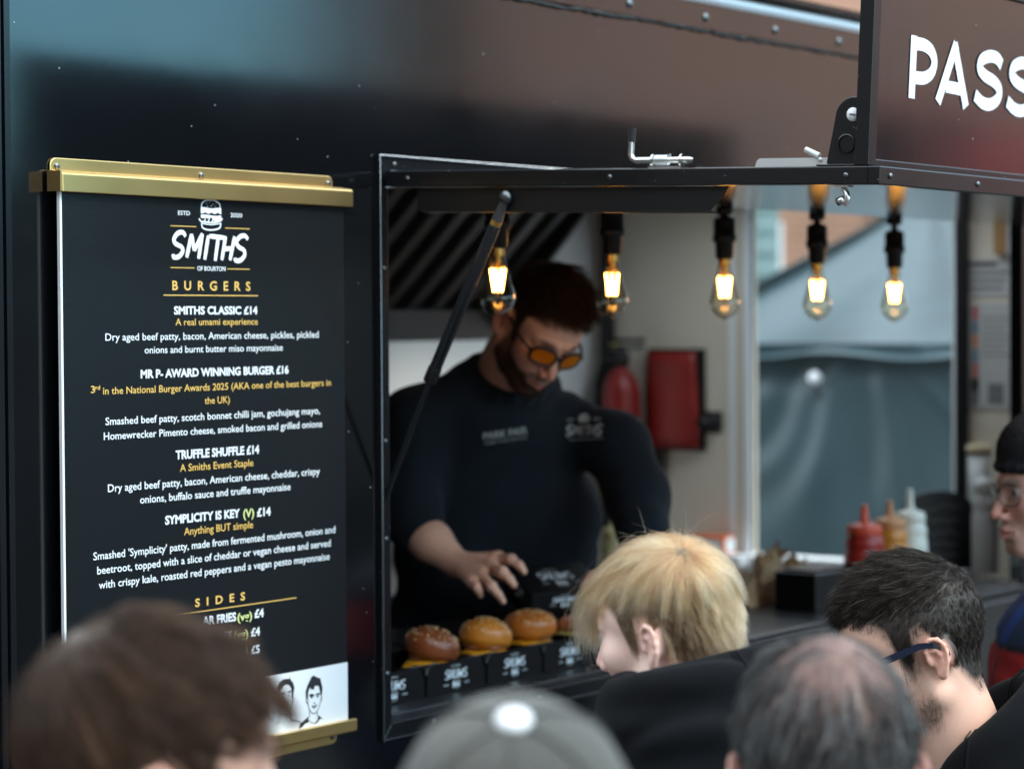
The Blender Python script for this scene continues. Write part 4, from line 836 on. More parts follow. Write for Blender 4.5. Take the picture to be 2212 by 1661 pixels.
def make_box():
    root = empty('burger_box'); t = .0016
    b = MB(); b.box(0, BW, 0, BD, 0, t); b.box(0, t, .004, BD, t, BH*.86); b.box(BW-t, BW, .004, BD, t, BH*.86); b.box(t, BW-t, BD-t, BD, t, BH)
    cc = [(0, 0), (BW, 0), (BW, BH*.62)]+[(BW-.004-.02*(1-cos(a)), BH*.62+BH*.38*sin(a)) for a in np.linspace(.1, pi/2, 5)]+[(.024-.02*(1-cos(a))*0-.02*cos(a), BH*.62+BH*.38*sin(a)) for a in np.linspace(pi/2, .1, 5)]+[(0, BH*.62)]
    b.prism([(x, -.0005, z) for x, z in cc], [(x, t-.0005, z) for x, z in cc]); build(b, 'tray', M['card'], root, local=True)
    b = MB(); ar = np.linspace(0, 1, 7)
    for x, sx in ((t*1.5, 1), (BW-t*1.5, -1)):   # curled grey liner corners
        for y0, sy in ((.003, 1), (BD-.004, -1)):
            g = [[(x+sx*(.034*u*(1-.3*w)), y0+sy*(.042*w), BH*(.70+.33*min(u*1.6, 1)*(1-w*.3))-.004*w) for w in ar] for u in ar]
            b.add([p for row in g for p in row], [(i*7+j, (i+1)*7+j, (i+1)*7+j+1, i*7+j+1) for i in range(6) for j in range(6)], True)
    b.add([(t*1.3+(BW-2.6*t)*u, .0022+.062*w_, BH*(1.03-.30*w_-.05*sin(pi*u)*(1-w_))) for w_ in (0, .4, 1) for u in np.linspace(0, 1, 9)], [(i*9+j, i*9+j+1, (i+1)*9+j+1, (i+1)*9+j) for i in range(2) for j in range(8)], True)
    b.box(t*1.2, BW-t*1.2, t*2, BD-t*2, t*1.1, t*1.8); li = build(b, 'liner', M['cardin'], root, local=True); sd = li.modifiers.new('thick', 'SOLIDIFY'); sd.thickness = .001
    b = MB(); b.prism([(0.004, BD+.001, BH-.004), (BW-.004, BD+.001, BH-.004), (BW-.010, BD+.15, BH+.012), (.010, BD+.15, BH+.012)], [(0.004, BD+.001, BH-.0025), (BW-.004, BD+.001, BH-.0025), (BW-.010, BD+.15, BH+.0135), (.010, BD+.15, BH+.0135)]); build(b, 'open_lid', M['card'], root, local=True)
    P = box_print(lambda a, c, k: (a, -.0009-.00003*k, c), .030, .004, .112, .049)
    P.text('Smiths', BW-.012, BW-.028, .034, -.004, .0); build(P.mb, 'printed_logo', M['white_print'], root, local=True); return root
ordn = ['leftmost in the counter row, half behind the jamb', 'second from the left in the row', 'third from the left in the row', 'fourth from the left in the row', 'behind the blond head, fifth in the row', 'sixth in the row, right of the blond head', 'seventh in the row, beside the paper bags']
for i in range(7):
    bx = make_box() if i == 0 else copy_tree(bx0)
    if i == 0: bx0 = bx
    bx.location = (.017+PITCH_X*i, .066, CT); tag(bx, 'open black burger box on the counter, '+ordn[i], 'burger box', 'open burger boxes in a row along the counter')
BG = [((.23, .058, .017), (.16, .10, .3), 'cheese', (.036, .092), 'burger with a dark red-brown bun in the second open box'), ((.56, .19, .02), (.20, .12, 1.2), 'cheese', (.022, .09), 'burger with a golden seeded bun in the third open box'),
      ((.48, .14, .018), (.06, .03, 2.2), 'cheese', (.004, .10), 'wide golden burger over yellow cheese, in the fourth open box'), ((.25, .058, .015), (.02, .05, .5), 'palecheese', (-.035, .115), 'dark-bunned burger over pale cheese beside the blond fringe'),
      ((.30, .09, .03), (-.1, -.1, 1.8), 'cheese', (.01, .088), 'burger in the leftmost box, mostly behind the frame')]
for i, (tone, tilt, ch, (dx, y), lb) in enumerate(BG):
    k = [1, 2, 3, 4, 0][i]; B = make_burger(31+i, tone, tilt, ch); B.location = (.017+PITCH_X*k+BW/2+dx, .066+y, CT+.002); tag(B, lb, 'burger', 'burgers in open boxes on the counter')
x7 = make_burger(77, (.3, .1, .03), (.05, .02, 0), 'cheese'); x7.location = (.017+PITCH_X*6+BW/2, .066+.085, CT-.006); tag(x7, 'burger low in the seventh box, beside the paper bags', 'burger', 'burgers in open boxes on the counter')

# ------------------------------------------------------------------ things further along the counter and on the walls
def squeeze(name, r, h, body, cap, lab, px, py, y, grp, ring=None, zb=None, noz=.07):
    q = on_y(px, py, y); z0 = CT if zb is None else zb; root = empty(name, (q[0], y, z0), label=lab, cat='bottle', group=grp)
    b = MB(); b.lathe([(.0001, 0), (r*.93, 0), (r, .006), (r, h*.62), (r*.97, h*.66), (r*.90, h*.70), (r*.97, h*.74), (r*.97, h*.80), (r*.86, h*.86), (r*.80, h*.9), (r*.80, h*.97), (.0001, h*.97)], n=28); build(b, 'body', body, root, local=True)
    b = MB(); b.lathe([(r*.86, h*.90), (r*.88, h*.905), (r*.88, h*1.0), (r*.78, h*1.03), (r*.45, h*1.05), (r*.26, h*1.07), (r*.2, h*1.15), (r*.15, h*1.05+noz), (r*.11, h*1.052+noz), (.0001, h*1.052+noz)], n=24); build(b, 'nozzle_cap', cap, root, local=True)
    if ring: b = MB(); b.lathe([(r*1.005, h*.12), (r*1.008, h*.13), (r*1.008, h*.5), (r*1.005, h*.51)], n=28); build(b, 'label_band', ring, root, local=True)
    return root
M['ketchup'] = mat('ketchup', (.34, .022, .018), .3, sss=.05); M['ketchupcap'] = mat('red_cap', (.62, .075, .03), .4); M['pink'] = mat('translucent_pink', (.72, .38, .38), .35)
M['mustard'] = mat('amber_sauce', (.58, .23, .03), .3, sss=.05); M['mustardcap'] = mat('amber_cap', (.55, .25, .10), .4); M['mayo'] = mat('white_sauce', (.70, .72, .66), .35); M['milky'] = mat('milky_plastic', (.52, .54, .54), .35, var=.05)
g = 'squeeze bottles at the end of the counter'
squeeze('sauce_bottle', .050, .175, M['ketchup'], M['ketchupcap'], 'red sauce bottle with an orange nozzle, left of the three', 1867, 1180, .14, g, M['ink'], noz=.045)
squeeze('sauce_bottle', .045, .175, M['mustard'], M['mustardcap'], 'amber sauce bottle between the red and the white one', 1922, 1180, .17, g, noz=.043)
squeeze('sauce_bottle', .044, .185, M['mayo'], M['mayo'], 'white sauce bottle with a long pale nozzle, right of the amber one', 1966, 1170, .17, g, noz=.055)
squeeze('sauce_bottle', .036, .24, M['milky'], M['milky'], 'tall milky bottle standing beside the face of the man in the beanie', 2128, 1160, .16, g, zb=CT, noz=.05)
M['cream'] = mat('cream_plastic', (.62, .52, .26), .4)
squeeze('sauce_bottle', .036, .21, M['cream'], M['cream'], 'cream coloured bottle standing between the server and the blond head', 1324, 1180, .9, g, zb=1.23, noz=.05)
# pale tub with lid
q = on_y(2115, 1000, .42); tb = empty('lidded_tub', (q[0], .42, CT), label='tall pale tub with a cream lid under the wall posters', cat='tub')
b = MB(); b.lathe([(.0001, 0), (.062, 0), (.070, .29), (.0001, .29)], n=28); build(b, 'tub', M['milky'], tb, local=True); b = MB(); b.lathe([(.0001, .292), (.074, .292), (.074, .312), (.068, .318), (.0001, .318)], n=28); build(b, 'lid', mat('cream_lid', (.72, .60, .40), .45), tb, local=True)
# arched black sign
q = on_y(2026, 1180, .30); ar_ = empty('arched_sign', (q[0], .30, CT), rot=(0, 0, -.75), label='black arched chalk sign standing behind the white sauce bottle', cat='sign')
aw, ah = .105, .215; oa = [(-aw, 0), (aw, 0), (aw, ah-.06)]+[(aw*cos(a), ah-.06+.06*sin(a)) for a in np.linspace(.1, pi-.1, 14)]+[(-aw, ah-.06)]
b = MB(); b.prism([(x, -.006, z) for x, z in oa], [(x, .006, z) for x, z in oa]); sl = build(b, 'slate', M['black'], ar_, local=True)
P_ = Print(lambda a, c, k: (a, -.0066-.00003*k, c)); rr = np.random.default_rng(8)
for z in (.17, .135, .10, .07, .04): P_.stroke([(x, z+.004*rr.normal()) for x in np.linspace(-.07+.02*rr.random(), .06, 12)], .0022)
build(P_.mb, 'chalk_lines', mat('chalk', (.16, .2, .2), .9), sl, local=True)
# kraft paper bags
M['kraft'] = mat('kraft_paper', (.42, .28, .16), .85, var=.15, vs=25, bump=.3, bs=60)
for (px, py, w, d_, h, sd, lb) in ((1660, 1250, .085, .05, .125, 1, 'crumpled brown paper bag on the counter, tallest of the pile'), (1612, 1262, .05, .05, .075, 2, 'small brown paper bag leaning beside the tall one'), (1716, 1262, .06, .05, .09, 3, 'pale crumpled paper bag behind the black napkin box')):
    q = on_y(px, py, .30); r = np.random.default_rng(sd); v, f = [], []
    n = 16; lv = 7
    for k in range(lv):
        t = k/(lv-1)
        for a in range(n):
            an = 2*pi*a/n; sx = np.sign(cos(an))*abs(cos(an))**.5; sy = np.sign(sin(an))*abs(sin(an))**.5
            v.append((sx*w/2*(1+.12*r.normal()*(.3+t)), sy*d_/2*(1-.55*t)+.010*r.normal()*t, h*t+(.014*r.normal() if k == lv-1 else 0)))
    f = [(k*n+a, k*n+(a+1) % n, (k+1)*n+(a+1) % n, (k+1)*n+a) for k in range(lv-1) for a in range(n)]+[tuple(range(n))[::-1]]
    o = link_mesh('paper_bag', v, f, M['kraft']); o.location = (q[0], .30, CT); o.rotation_euler[2] = r.uniform(-.5, .5); sd_ = o.modifiers.new('thick', 'SOLIDIFY'); sd_.thickness = .001; tag(o, lb, 'paper bag', 'brown paper bags heaped on the counter')
# napkin box in black
q = on_y(1757, 1320, .16); nb_ = empty('napkin_box', (q[0], .16, CT), rot=(0, 0, -.1), label='black box dispenser on the counter left of the dark-haired man', cat='dispenser')
b = MB(); b.box(-.075, .075, -.06, .06, 0, .088); build(b, 'casing', M['black'], nb_, local=True, bevel=.004); b = MB(); b.box(-.062, .062, -.045, .045, .0885, .094); build(b, 'top_plate', M['frame'], nb_, local=True); b = MB(); b.box(-.03, .03, -.0615, -.0602, .02, .05); build(b, 'slot_panel', M['counter'], nb_, local=True)
# orange and white carton on the window sill
q = on_x(1543, 1160, X0-.045); ct = empty('food_carton', (q[0]+.0, q[1], WZ0-.0005), label='orange and white carton lying at the left end of the window sill', cat='carton')
b = MB(); b.box(-.045, .035, -.06, .075, -.001, .055); build(b, 'carton', mat('orange_card', (.72, .16, .05), .5), ct, local=True, bevel=.002); b = MB(); b.box(-.0458, -.0452, -.05, .035, .006, .046); b.box(-.03, .03, -.0606, -.0602, .006, .05); build(b, 'white_label', M['white'], ct, local=True)
bs = MB(); bs.box(X0-.11, X0-.0505, WY1-.02, WY1+.42, WZ0-.03, WZ0-.0015); sh = build(bs, 'wall_shelf', M['white'], trailer)
# fire blanket, extinguisher, wall knob
XW = X0-.002
a, c = on_x(1408, 760, XW), on_x(1508, 968, XW); fb = empty('fire_blanket', (XW, (a[1]+c[1])/2, c[2]), label='red fire blanket pouch hanging on the cream end wall', cat='fire blanket')
b = MB(); n = 8; yl, yr = a[1], c[1]; H_ = a[2]-c[2]
def pouch(t, u): return (XW-.012-.02*sin(pi*u)*(.4+.6*t), yl+(yr-yl)*u-.018*sin(t*2.2)*(u)+.006*sin(t*3), a[2]-H_*t)
b.add([pouch(t, u) for t in np.linspace(0, 1, 10) for u in np.linspace(0, 1, 9)], [(i*9+j, i*9+j+1, (i+1)*9+j+1, (i+1)*9+j) for i in range(9) for j in range(8)], True); po = build(b, 'pouch', M['red'], fb); s = po.modifiers.new('t', 'SOLIDIFY'); s.thickness = .012
b = MB(); b.box(XW-.006, XW-.001, yr-.03, yl+.012, c[2]-.01, a[2]+.01); build(b, 'backing', M['black'], fb); b = MB(); b.box(XW-.022, XW-.010, yl-.055, yl-.02, c[2]-.11, c[2]+.0); build(b, 'pull_strap', M['black'], fb)
b = MB(); b.box(XW-.034, XW-.012, yr+.03, yl-.03, c[2]+.03, c[2]+.04); build(b, 'stitched_hem', mat('dark_red', (.2, .012, .01), .6), fb)
q = on_x(1342, 850, XW-.08); fe = empty('fire_extinguisher', (q[0], q[1], q[2]-.30), label='red fire extinguisher with black head beside the server\'s shoulder', cat='fire extinguisher')
b = MB(); b.lathe([(.0001, 0), (.055, 0), (.06, .01), (.06, .30), (.052, .34), (.03, .37), (.02, .38), (.02, .40), (.0001, .40)], n=28); build(b, 'cylinder', M['redpaint'], fe, local=True)
b = MB(); b.lathe([(.022, .385), (.026, .39), (.026, .43), (.0001, .44)], n=16); b.box(-.02, .02, -.075, .03, .44, .452); b.box(-.016, .016, -.08, .02, .462, .475); b.tube([(0, .02, .41), (0, .07, .40), (-.01, .085, .33), (-.01, .08, .15)], .011, 10); b.lathe([(.0001, -.006), (.014, -.006), (.014, .006), (.0001, .006)], n=14, M=Matrix.Translation((-.028, 0, .41)) @ Matrix.Rotation(pi/2, 4, 'Y')); build(b, 'valve_head', M['black'], fe, local=True)
b = MB(); b.box(-.01, .01, .012, .034, .446, .458); build(b, 'yellow_tag', mat('yellow_tag', (.6, .6, .08), .5), fe, local=True)
q = on_x(1540, 912, XW); kb = empty('wall_hook', tuple(q), label='small black round hook on the wall right of the fire blanket', cat='hook'); b = MB(); b.lathe([(.0001, 0), (.028, 0), (.028, .012), (.016, .016), (.014, .05), (.02, .056), (.02, .066), (.0001, .07)], n=20, M=Matrix.Translation(q) @ Matrix.Rotation(-pi/2, 4, 'Y')); build(b, 'knob', M['black'], kb); b = MB(); b.box(q[0]-.004, q[0]-.0005, q[1]-.034, q[1]+.034, q[2]-.034, q[2]+.034); build(b, 'mounting_plate', M['black'], kb)
q0, q1 = on_x(1311, 520, XW-.03), on_x(1311, 800, XW-.03); b = MB(); b.box(q0[0]-.02, q0[0]+.02, q0[1]-.015, q0[1]+.015, 1.3, 2.43); pp = build(b, 'corner_post', M['black'], trailer)
# posters on the end wall between window and opening
M['paper'] = mat('poster_paper', (.46, .46, .45), .6)
def poster(nm, pa, pc, lab):
    a, c = on_x(*pa, XW), on_x(*pc, XW); b = MB(); b.box(XW-.0025, XW-.0005, c[1], a[1], c[2], a[2]); o = build(b, nm, M['paper']); tag(o, lab, 'poster'); return o, a, c
o, a, c = poster('wall_poster', (2090, 655), (2192, 885), 'large pale wall notice with a red and blue colour strip down its side')
cols = [(.5, .08, .06), (.08, .2, .3), (.6, .2, .05), (.1, .22, .3), (.5, .1, .08), (.5, .15, .1)]; 
for i, cc in enumerate(cols):
    b = MB(); yy = a[1]+(c[1]-a[1])*.12; z1 = a[2]+(c[2]-a[2])*(.03+i*.135); b.box(XW-.0033, XW-.0027, yy-.016, yy, z1+(c[2]-a[2])*.125, z1); build(b, 'colour_block', mat('strip%d' % i, cc, .6), o)
b = MB(); b.box(XW-.0033, XW-.0027, a[1]+(c[1]-a[1])*.78, a[1]+(c[1]-a[1])*.45, c[2]+.015, c[2]+.075); b.box(XW-.0033, XW-.0027, a[1]+(c[1]-a[1])*.25, a[1]+(c[1]-a[1])*.08, c[2]+.01, c[2]+.09)
for k in range(7): b.box(XW-.0033, XW-.0027, a[1]+(c[1]-a[1])*(.9-.05*(k % 3)), a[1]+(c[1]-a[1])*.32, a[2]-.045-.018*k, a[2]-.041-.018*k)
build(b, 'grey_print', mat('grey_ink', (.16, .16, .17), .7), o)
o, a, c = poster('wall_poster', (2082, 560), (2200, 640), 'small pale notice above the one with the colour strip')
b = MB()
for k in range(4): b.box(XW-.0033, XW-.0027, a[1]+(c[1]-a[1])*(.62 if k == 0 else .9-.06*k), a[1]+(c[1]-a[1])*.06, a[2]-.022-.022*k, a[2]-(.010 if k == 0 else .016)-.022*k)
build(b, 'grey_print', M['ink'], o)
q = on_x(2170, 512, XW); b = MB(); b.box(XW-.03, XW-.001, q[1]-.018, q[1]+.022, q[2]-.05, q[2]+.05); ho = build(b, 'wall_holder', mat('amber_wood', (.32, .17, .06), .5), None, bevel=.004); tag(ho, 'small amber holder fixed high on the wall above the notices', 'holder'); b = MB(); b.box(XW-.034, XW-.004, q[1]-.05, q[1]-.022, q[2]-.055, q[2]+.045); build(b, 'paper_slips', M['paper'], ho)
# loose cables hanging inside the jamb
for i, (x, y, sd) in enumerate(((.10, .46, 1), (.13, .5, 2))):
    r = np.random.default_rng(sd); p = [(x+.018*sin(t*5+i), y, 1.72-.5*t) for t in np.linspace(0, 1, 10)]+[(x+.05+.01*i, y+.01, 1.23), (x+.06, y+.02, 1.32)]; b = MB(); b.tube(curve_pts(p, 4), .005, 8); o = build(b, 'power_cable', mat('grey_cable', (.25, .26, .25), .6)); tag(o, ['pale grey cable hanging inside the left jamb, nearer one', 'pale grey cable hanging inside the left jamb, behind the other'][i], 'cable')

# ------------------------------------------------------------------ the server
SH = at(1166, 706, 5.0)
def hl_server(y): return np.interp(y, [-.12, -.10, -.06, -.035, -.012, .004, .016, .024, .034, .05, .066, .08, .1], [-.07, -.08, -.065, -.02, .026, .02, -.03, -.03, .04, .055, .066, .068, .075])
def beard_s(L):
    x, y, z = np.abs(L[:, 0]), L[:, 1], L[:, 2]; near = (x < .1) & (y < .13) & (z > -.13)
    w = np.clip((-.062-z+.55*np.clip(.065-y, 0, .06))/.014+.5, 0, 1)*np.clip((y+.005)/.01, 0, 1); mou = np.exp(-((x/.024)**2+((z+.074)/.0065)**2))*(y > .08); stash = (z > -.064) & (y > .08) & (x < .028) & (z < -.054)
    w = np.maximum(w, stash*.9)*(1-np.clip(mou*1.3, 0, 1)); w *= 1-np.clip(((z+.05)/.02), 0, 1)*(y > .06)*(x < .05)*(z > -.05); w *= np.clip((z+.122)/.012, 0, 1); side = (y < .03) & (y > .004) & (z < .0) & (x > .05); return np.maximum(w, side*.85)*.9*near
Rs = head_rot(240, 41, 15); face_c = (.74, .41, .30)
def server_arms(S):
    Rq, oq, sq = S.R, S.o, S.s; S.frame()
    el, wr = at(880, 1126, 5.060), at(985, 1217, 4.970); sh = at(935, 925, 5.200)
    S.cap(sh, el, .052, .047, .02); S.cap(el, el*.5+wr*.5, .046, .042, .02); S.cap(el*.5+wr*.5, wr, .042, .030, .02)
    K = [at(1076, 1204, 4.935), at(1061, 1219, 4.900), at(1041, 1240, 4.890), at(1021, 1257, 4.890)]
    for k in K: S.cap(wr, k, .022, .0125, .012)
    S.cap(K[0], K[3], .0115, .0105, .012)
    F_ = [[K[0], at(1104, 1208, 4.900), at(1122, 1220, 4.890), at(1132, 1234, 4.888)], [K[1], at(1085, 1234, 4.865), at(1100, 1249, 4.860), at(1110, 1263, 4.865)], [K[2], at(1062, 1266, 4.855), at(1076, 1283, 4.855), at(1086, 1298, 4.865)], [K[3], at(1030, 1268, 4.865), at(1035, 1277, 4.865), at(1038, 1286, 4.872)]]
    for i, f in enumerate(F_):
        r = [.0102, .0105, .010, .0088][i]; S.chain(f, [r, r*.96, r*.86, r*.72], .004)
        for j in (0, 1): S.ell(f[j], [r*1.12]*3, .005)
    S.chain([wr+(K[0]-wr)*.35, at(1052, 1226, 4.955), at(1082, 1240, 4.935), at(1104, 1252, 4.915)], [.016, .0125, .0115, .0085], .006)
    # the other forearm, reaching the far side of the box
    wr2 = at(1330, 1238, 5.080); sp = [NBs+BRs @ np.array([-.10, -.005, -.12]), NBs+BRs @ np.array([-.165, -.005, -.12]), at(1332, 960, 5.200), at(1374, 1065, 5.160), at(1392, 1160, 5.050)]; S.chain(sp, [.025, .03, .034, .034, .034], .02); S.cap(sp[4], wr2, .035, .028, .02)
    k2 = [wr2+(at(1300, 1255, 4.960)-wr2)*1.0+np.array([0, 0, d]) for d in (.02, .0, -.02, -.038)]
    for j, k in enumerate(k2): S.cap(wr2, k, .021, .012, .012); e2 = at(1262, 1262+16*j, 4.93); S.chain([k, k*.45+e2*.55+np.array([0, 0, .006]), e2], [.0098, .0092, .0075], .004)
    S.chain([wr2, at(1300, 1270, 5.000), at(1272, 1290, 4.970)], [.016, .012, .009], .006)
    S.frame(Rq, oq, sq)
BRs = Rz(radians(243-90)) @ Rx(radians(-24)); NBs = SH+Rz(radians(243-90)) @ np.array([.0, -.165, -.115])*1.02
server, R, o, s_, v, q, mask, nb = person('man serving in a black sweatshirt and orange-tinted glasses, head bent over burgers', SH, 243, 40, -12, 1.03, base=face_c, hairc=(.02, .012, .008), line=hl_server, beard=beard_s, beardc=(.030, .017, .011), body=243, neck_off=(.0, -.165, -.115), vx=.0028, ground=.55, extra=server_arms, neck_r=.06, red=1.3, lean=24)
Lr, N, r = roots(v, q, R, o, s_, mask, 15000, 5); top = np.clip((Lr[:, 2]-.045)/.04, 0, 1); fr_ = np.clip((Lr[:, 1]-.02)/.05, 0, 1); comb = norm(whorl_comb(Lr, fwd=.2)+top[:, None]*np.array([-.25, .35, .75])+r.normal(size=Lr.shape)*.15)
st = grow(Lr, N, comb, (.008+.034*top)*np.exp(r.normal(size=len(Lr))*.2), lift=.45, fall=.05, clump=.5, nclump=350, shell=1.0); link_hair('hair', st, R, o, s_, tints(len(Lr), 8, (.016, .009, .006), (.05, .026, .015), .35, r), .00022, server)
bm = lambda L: np.clip(beard_s(L)*1.4-.3, 0, 1); Lb, N, r = roots(v, q, R, o, s_, bm, 7000, 6); d = np.array([0, .2, -1.])+0*N; st = grow(Lb, N, d/np.linalg.norm(d[0]), (.006+.004*r.random(len(Lb))), K=5, lift=.55, fall=.3, shell=.5); link_hair('beard', st, R, o, s_, tints(len(Lb), 5, (.03, .016, .009), (.075, .036, .02), .3, r), .00018, server)
eyebrows_and_glasses(server, R, o, s_, M['black'], M['lens_orange'], w=.0262, h=.0188, t=.0036)
BR = Rz(radians(243-90)) @ Rx(radians(-24)); NB = nb; S = SDF().frame(BR, NB)
S.ell((0, -.01, -.18), (.20, .128, .20), .03); S.ell((-.06, .015, -.40), (.25, .142, .26), .05); S.ell((-.06, .0, -.6), (.24, .14, .2), .05); S.cap((-.07, -.01, -.03), (.07, -.01, -.03), .06, k=.05)
S.chain([(.075*cos(a), .012+.072*sin(a), .018-.012*sin(a)) for a in np.linspace(0, 2*pi, 15)], .014, .012)
for x in (-1, 1): S.cap((x*.05, -.01, -.03), (x*(.18 if x > 0 else .155), -.005, -.085 if x > 0 else -.11), .058, .070 if x > 0 else .064, .05)
S.frame(); shR, shL = NB+BR @ np.array([.185, -.005, -.095]), NB+BR @ np.array([-.165, -.005, -.118])
elR, slR = at(884, 1105, 5.07), at(906, 1148, 5.04); S.chain([shR, elR, slR], [.074, .068, .056], .035); S.chain([shL, at(1332, 960, 5.2), at(1374, 1065, 5.16), at(1394, 1165, 5.05)], [.068, .066, .062, .055], .04); S.frame(BR, NB); S.ell((0, .02, -.10), (.13, .085, .09), .04); S.frame()
def fold(vv):
    l = (vv-NB) @ BR; return .006*waves(l*np.array([1, 1, .5]), 3, 15., 4)-.011*np.exp(-(waves(l*np.array([1.2, 1, .6]), 9, 12., 2)/.15)**2)
link_sdf(S, .0065, 'sweatshirt', M['sweat'], server, disp=fold)
T = SDF().frame(Rz(radians(243-90)), NB+BR @ np.array([0, .02, -.62])); hz = .56-(NB+BR @ np.array([0, .02, -.62]))[2]
T.ell((0, 0, -.02), (.17, .12, .14), .03)
for x in (-1, 1): T.chain([(x*.09, 0, -.06), (x*.1, .01, hz*.5), (x*.105, -.01, hz+.06)], [.09, .066, .058], .03)
link_sdf(T, .014, 'trousers', M['denim'], server)
# chest lettering follows the cloth: projected onto the chest plane just proud of it
sw = [c for c in kids(server) if c.name.startswith('sweatshirt')][0]
swv = np.array([p.co[:] for p in sw.data.vertices])+wloc(sw)
def chest_fn(u, v_, k):
    d = ray(u, v_); t = swv-CP; z = t @ CF; px = U0+FPX*(t @ CR)/z; py = V0-FPX*(t @ CU)/z; m = (np.abs(px-u) < 9) & (np.abs(py-v_) < 9); zz = z[m].min() if m.any() else 4.95
    return tuple(CP+d*(zz-.004-.0001*k))
P_ = Print(lambda a, c, k: chest_fn(a, c, k))
def tilted(P, txt, x0, y0, x1, y1, cap, bold):
    vv, f = glyphs(txt, bold); L = vv[:, 0].max()-vv[:, 0].min(); tt = (vv[:, 0]-vv[:, 0].min())/L; P.add(np.stack([x0+(x1-x0)*tt, y0+(y1-y0)*tt-vv[:, 1]/.7*cap], 1), f)
tilted(P_, 'PARK FAIR', 1044, 950, 1139, 936, 15, .02); tilted(P_, 'STREET FOOD FESTIVAL', 1047, 961, 1139, 947, 6, 0.)
for s in LOGO: 
    qq = [(1224+a/457*78, 943-a/457*3-(165-b)/165*24) for a, b in s]; P_.stroke(qq, 4.2, len(qq) > 2)
tilted(P_, 'ESTD', 1226, 910, 1240, 909, 5, .01); tilted(P_, '2020', 1282, 908, 1297, 907, 5, .01); P_.stroke([(1228, 950), (1303, 946)], 1.4, False)
P_.fill([(1249, 908), (1251, 899), (1258, 894), (1268, 894), (1273, 899), (1274, 907), (1270, 912), (1254, 913)])
build(P_.mb, 'chest_print', mat('faded_print', (.42, .46, .48), .7), sw)
# the closed box in his hands
Wv, Dv = CR*.150+CU*.008+CF*.055, -CR*.045+CU*.046+CF*.148; Wv *= .165/np.linalg.norm(Wv); Dv -= Wv*(Wv @ Dv)/(Wv @ Wv); Dv *= .155/np.linalg.norm(Dv); Nv = np.cross(Wv, Dv); Nv /= np.linalg.norm(Nv); Pv = at(1150, 1284, 4.88)
hb = empty('held_box', tuple(Pv+Wv*.5+Dv*.5-Nv*.07), label='closed black burger box held in the server\'s hands', cat='burger box')
b = MB(); tp_ = [Pv, Pv+Wv, Pv+Wv+Dv, Pv+Dv]; md = [p+(p-(Pv+Wv*.5+Dv*.5))*.04-Nv*.036 for p in tp_]; lo = [p-(p-(Pv+Wv*.5+Dv*.5))*.08-Nv*.07 for p in tp_]
b.prism(md, tp_); build(b, 'lid', M['card'], hb, bevel=.0015); b = MB(); b.prism(lo, [m_-Nv*.0015 for m_ in md]); build(b, 'base', M['card'], hb, bevel=.0015)
P_ = box_print(lambda a, c, k: tuple(Pv+Wv*a+Dv*c+Nv*(.0006+.00004*k)), .12, .16, .76, .7); fN = np.cross(Wv, Nv); fN /= np.linalg.norm(fN)
u1, u2 = md[0]-tp_[0], Wv; nf = np.cross(u1, u2); nf /= np.linalg.norm(nf); nf *= np.sign(nf @ (-CF)); P2 = box_print(lambda a, c, k: tuple(tp_[0]+u2*a+u1*(1-c)+nf*(.0006+.00004*k)), .15, .1, .6, .8)
u3 = tp_[3]-tp_[0]; n3 = np.cross(u1, u3); n3 /= np.linalg.norm(n3); n3 *= np.sign(n3 @ (-Wv)); P3 = box_print(lambda a, c, k: tuple(tp_[0]+u3*a+u1*(1-c)+n3*(.0006+.00004*k)), .15, .1, .7, .8)
mbx = MB(); 
for P in (P_, P2, P3): mbx.add(P.mb.v, P.mb.f)
build(mbx, 'printed_logo', M['white_print'], hb)
# ------------------------------------------------------------------ the queue
def strands(root, v, q, mask, R, o, s_, n, seed, fn, tint_fn, rad, name='hair', m='darkhair', **kw):
    L, N, r = roots(v, q, R, o, s_, mask, n, seed); comb, ln, opts = fn(L, N, r); st = grow(L, N, comb, ln, seed=seed, **opts, **kw); return link_hair(name, st, R, o, s_, tint_fn(L, r, st.shape[1]), rad, root, m)
def lim(mask, f): return lambda L: mask(L)*f(L)

# blond: long top over a short brown undercut
root, R, o, s_, v, q, mask, nb = person('blond person in a black hoodie, seen from behind, looking at the burgers', at(1437, 1356, 3.1), 93, 9, -4, .925, ear=.92, soft=.02, base=(.84, .58, .50), hairc=(.12, .075, .045), red=.55, neck_off=(-.014, -.052, -.185), vx=.0022, body=84, beardc=(.35, .22, .1), earout=.42)
CW = (-.026, -.062, .104)
def f_top(L, N, r):
    fr = np.clip((L[:, 1]-.01)/.05, 0, 1)[:, None]; jt = r.normal(size=L.shape)*.12
    fl_ = lambda q_: norm(whorl_comb(q_, CW)+fr*np.array([-.10, .55, .16])+jt)
    return fl_(L), (.034+np.clip(L[:, 2]-.06, 0, .1)*.72+.046*fr[:, 0]**1.0+.012*np.clip(-L[:, 1]-.05, 0, .05)/.05)*np.exp(r.normal(size=len(L))*.32), dict(lift=.16+.0, fall=.26, clump=.66, nclump=520, K=12, jit=.08, shell=1.035, flow=fl_)
def t_top(L, r, K):
    w = (np.clip(.5+.55*waves(L, 4, 330., 3), 0, 1)**1.2)[:, None, None]; return tints(len(L), K, (.10, .038, .012), (.42, .19, .07), .25, r)*(1-w)+w*tints(len(L), K, (.40, .18, .07), (.92, .56, .30), .13, r)  # dark roots and streaks also carry the shade between strands in their colour
strands(root, v, q, lim(mask, lambda L: L[:, 2] > .066+.05*np.clip(-L[:, 1]-.08, 0, .1)), R, o, s_, 32000, 1, f_top, t_top, .00019, m='hair')
